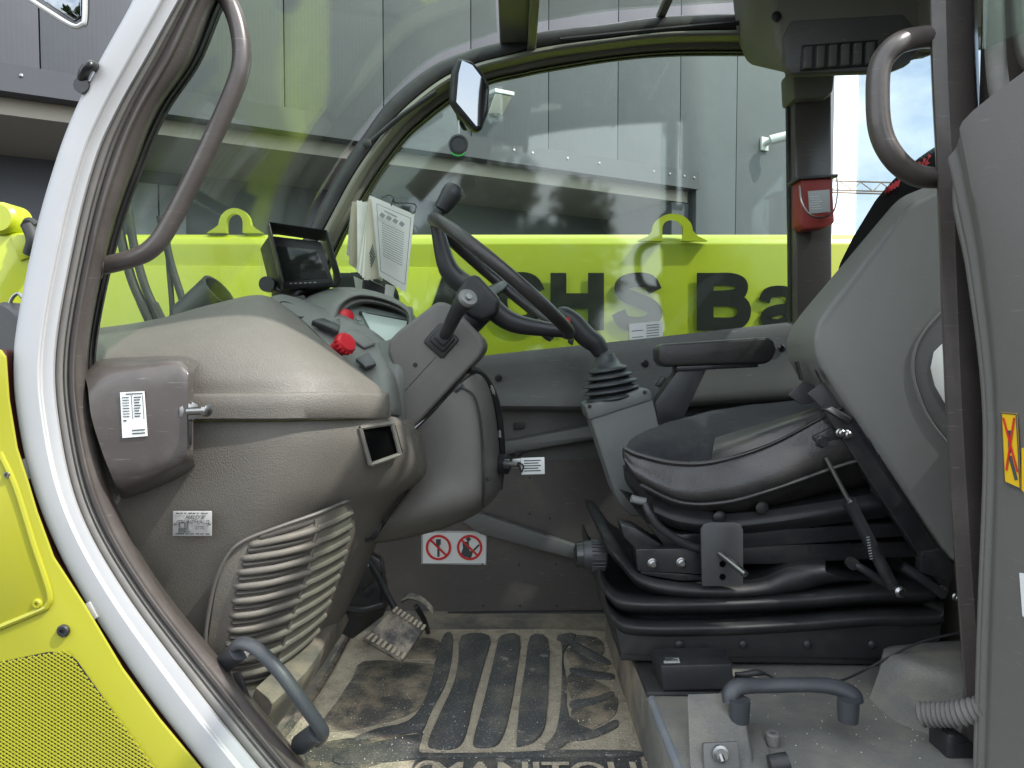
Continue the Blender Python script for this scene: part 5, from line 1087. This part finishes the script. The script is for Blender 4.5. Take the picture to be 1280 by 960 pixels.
# ------------------------------------------------------------------ floor hatch beside the seat
ZH = CAMZ - .60
hatch = thing('floor_hatch', PZ(1000, 900, ZH - .15), 'speckled grey plastic floor cover beside the seat with latch block', 'floor cover')
hp_ = [(.237, -.12), (.237, .19), (.36, .19), (.36, .34), (1.0, .34), (1.0, -.12)]
mk('cover_plate', prism([(x, y, ZH - .16) for x, y in hp_], (0, 0, .16), .008), 'floor_plastic', hatch)
mk('bluish_edge', tube([(.2452, -.12, ZH - .0080), (.2452, .185, ZH - .0080)], .0088, 10, 1), 'bluish_edge', hatch)  # bluish grey strip along the left edge of the plate
mk('ledge', box(Vector((.30, .285, ZH - .002)), (.126, .19, .012), .004), 'black_rubber', hatch)
mk('plinth_side', box(Vector((.305, .47, ZH - .075)), (.138, .56, .13), .004), 'floor_dirty', hatch)
mk('rear_hump', patch([[PZ(1070, 830, ZH - .01), PZ(1100, 815, ZH - .01), PZ(1200, 806, ZH - .01), PZ(1290, 806, ZH - .01)],
    [P(1102, 812, .30), P(1120, 806, .30), P(1200, 802, .28), P(1290, 804, .28)], [P(1104, 816, .24), P(1130, 822, .20), P(1200, 836, .16), P(1290, 850, .16)], [P(1098, 842, .21), P(1130, 850, .17), P(1200, 866, .12), P(1290, 880, .1)], [PZ(1082, 884, ZH - .01), PZ(1120, 920, ZH - .01), PZ(1200, 945, ZH - .01), PZ(1290, 950, ZH - .01)]], 5, 5, (.0, .01, -.02)), 'floor_plastic', hatch)
mk('latch_block', prism([P(862, 884, .06), P(930, 882, .06), P(946, 975, -.06), P(866, 975, -.06)], (0, .02, .012), .006), 'floor_plastic', hatch)
mk('latch_face', prism([P(876, 928, -.025), P(920, 926, -.025), P(924, 975, -.045), P(878, 975, -.045)], (0, -.012, .006), .003), 'trim_grey', hatch)
mk('latch_bolt', [lathe([(.012, 0), (.012, .004), (.008, .005), (.008, .012)], P(900, 942, -.045), (0, -1, .25), 14), tube(PPP([(900, 942, -.052), (904, 953, -.062)]), .0042, 10, 1)], 'steel', hatch)
mk('channel', prism([PZ(912, 905, ZH + .003), PZ(950, 908, ZH + .003), PZ(968, 965, ZH + .003), PZ(925, 965, ZH + .003)], (0, 0, .006), .003), 'floor_plastic', hatch)
mk('stub_post', lathe([(.011, 0), (.011, .016), (.009, .018), (.004, .018), (.004, .008)], PZ(966, 930, ZH + .001), (0, 0, 1), 18), 'floor_plastic', hatch)
mk('catch_roller', tube(PPP([(962, 956, -.06), (985, 952, -.06)]), .013, 14, 1), 'black_plastic', hatch)
hh_ = mk('lift_handle', tube(PPP([(912, 880, .04), (914, 866, .045), (926, 858, .05), (960, 857, .055), (1000, 856, .055), (1040, 858, .055), (1066, 868, .05), (1072, 880, .045)]), [.011, .0135, .0135, .0115, .0115, .0115, .0135, .0135, .011], 14, 5, flat=(.75, (0, 0, 1))), 'handle_grey', hatch, label='black plastic lift handle')
for x in (924, 1060): mk('handle_foot', lathe([(.0150, 0), (.0160, .02), (.0160, .034)], P(x, 901, .035), (0, 0, 1), 18), 'handle_grey', hatch)
for x, y in (): mk('handle_plug', lathe([(.0085, 0), (.008, .002)], P(x, y + 2, .032), (0, -.6, .9), 16), 'black_plastic', hatch)
sp_ = []
for k in range(120):
    x, y = rg.uniform(880, 1190), rg.uniform(838, 958); p = PZ(x, y, ZH + .0004)
    if p.x < .38 and p.y > .17: continue
    r = rg.uniform(.0005, .0014)
    sp_.append(([p + Vector((r, 0, 0)), p + Vector((-r * .5, r * .8, 0)), p + Vector((-r * .5, -r * .8, 0)), p + Vector((0, 0, r))], [[0, 1, 3], [1, 2, 3], [2, 0, 3], [0, 2, 1]]))
mk('dust_specks', sp_, 'label_white', hatch, kind='stuff')

# ------------------------------------------------------------------ charger box and cable on the ledge
pa = thing('power_adapter', PZ(868, 866, ZH + .006), 'black plastic charger box with thin cable lying beside the seat base', 'charger')
mk('adapter_body', prism([P(826, 832, .19), P(916, 830, .19), P(918, 862, .19), P(829, 864, .19)], (-.004, .075, .0), .004), 'black_plastic', pa)
mk('adapter_tray', [prism([P(822, 815, .255), P(908, 813, .255), P(910, 826, .255), P(823, 828, .255)], (0, .004, 0), .001), prism([P(823, 816, .25), P(826, 816, .25), P(829, 834, .195), P(825, 834, .195)], (0, .004, 0.002), .001), prism([P(905, 814, .25), P(908, 814, .25), P(916, 832, .195), P(912, 832, .195)], (0, .004, 0.002), .001)], 'black_plastic', pa)
mk('adapter_label', prism([P(827, 817, .251), P(846, 816, .251), P(850, 829, .199), P(830, 830, .199)], (0, .0, .002)), 'label_silver', pa)
mk('adapter_print', [prism([P(829 + .8 * k, 818.6 + 2.7 * k, .245 - .011 * k), P(844 + .9 * k, 818 + 2.7 * k, .245 - .011 * k), P(844.5 + .9 * k, 819.4 + 2.7 * k, .240 - .011 * k), P(829.5 + .8 * k, 820 + 2.7 * k, .240 - .011 * k)], (0, 0, .0035)) for k in range(4)], 'ink', pa)
mk('cable_plug', tube(PPP([(919, 842, .22), (930, 843, .22), (946, 841, .22), (956, 842, .22)]), [.003, .0055, .006, .003], 10), 'black_rubber', pa)
mk('cable', tube(PPP([(956, 842, .22), (966, 847, .22), (970, 852, .20), (960, 858, .19), (935, 858, .19), (918, 856, .2)]), .0022, 7), 'black_rubber', pa)
mk('cable', tube(PPP([(919, 846, .22), (950, 849, .23), (990, 854, .22), (1020, 854, .20), (1050, 851, .20), (1080, 838, .22), (1110, 822, .22), (1150, 803, .22), (1210, 788, .22)]), .0022, 7), 'black_rubber', pa)
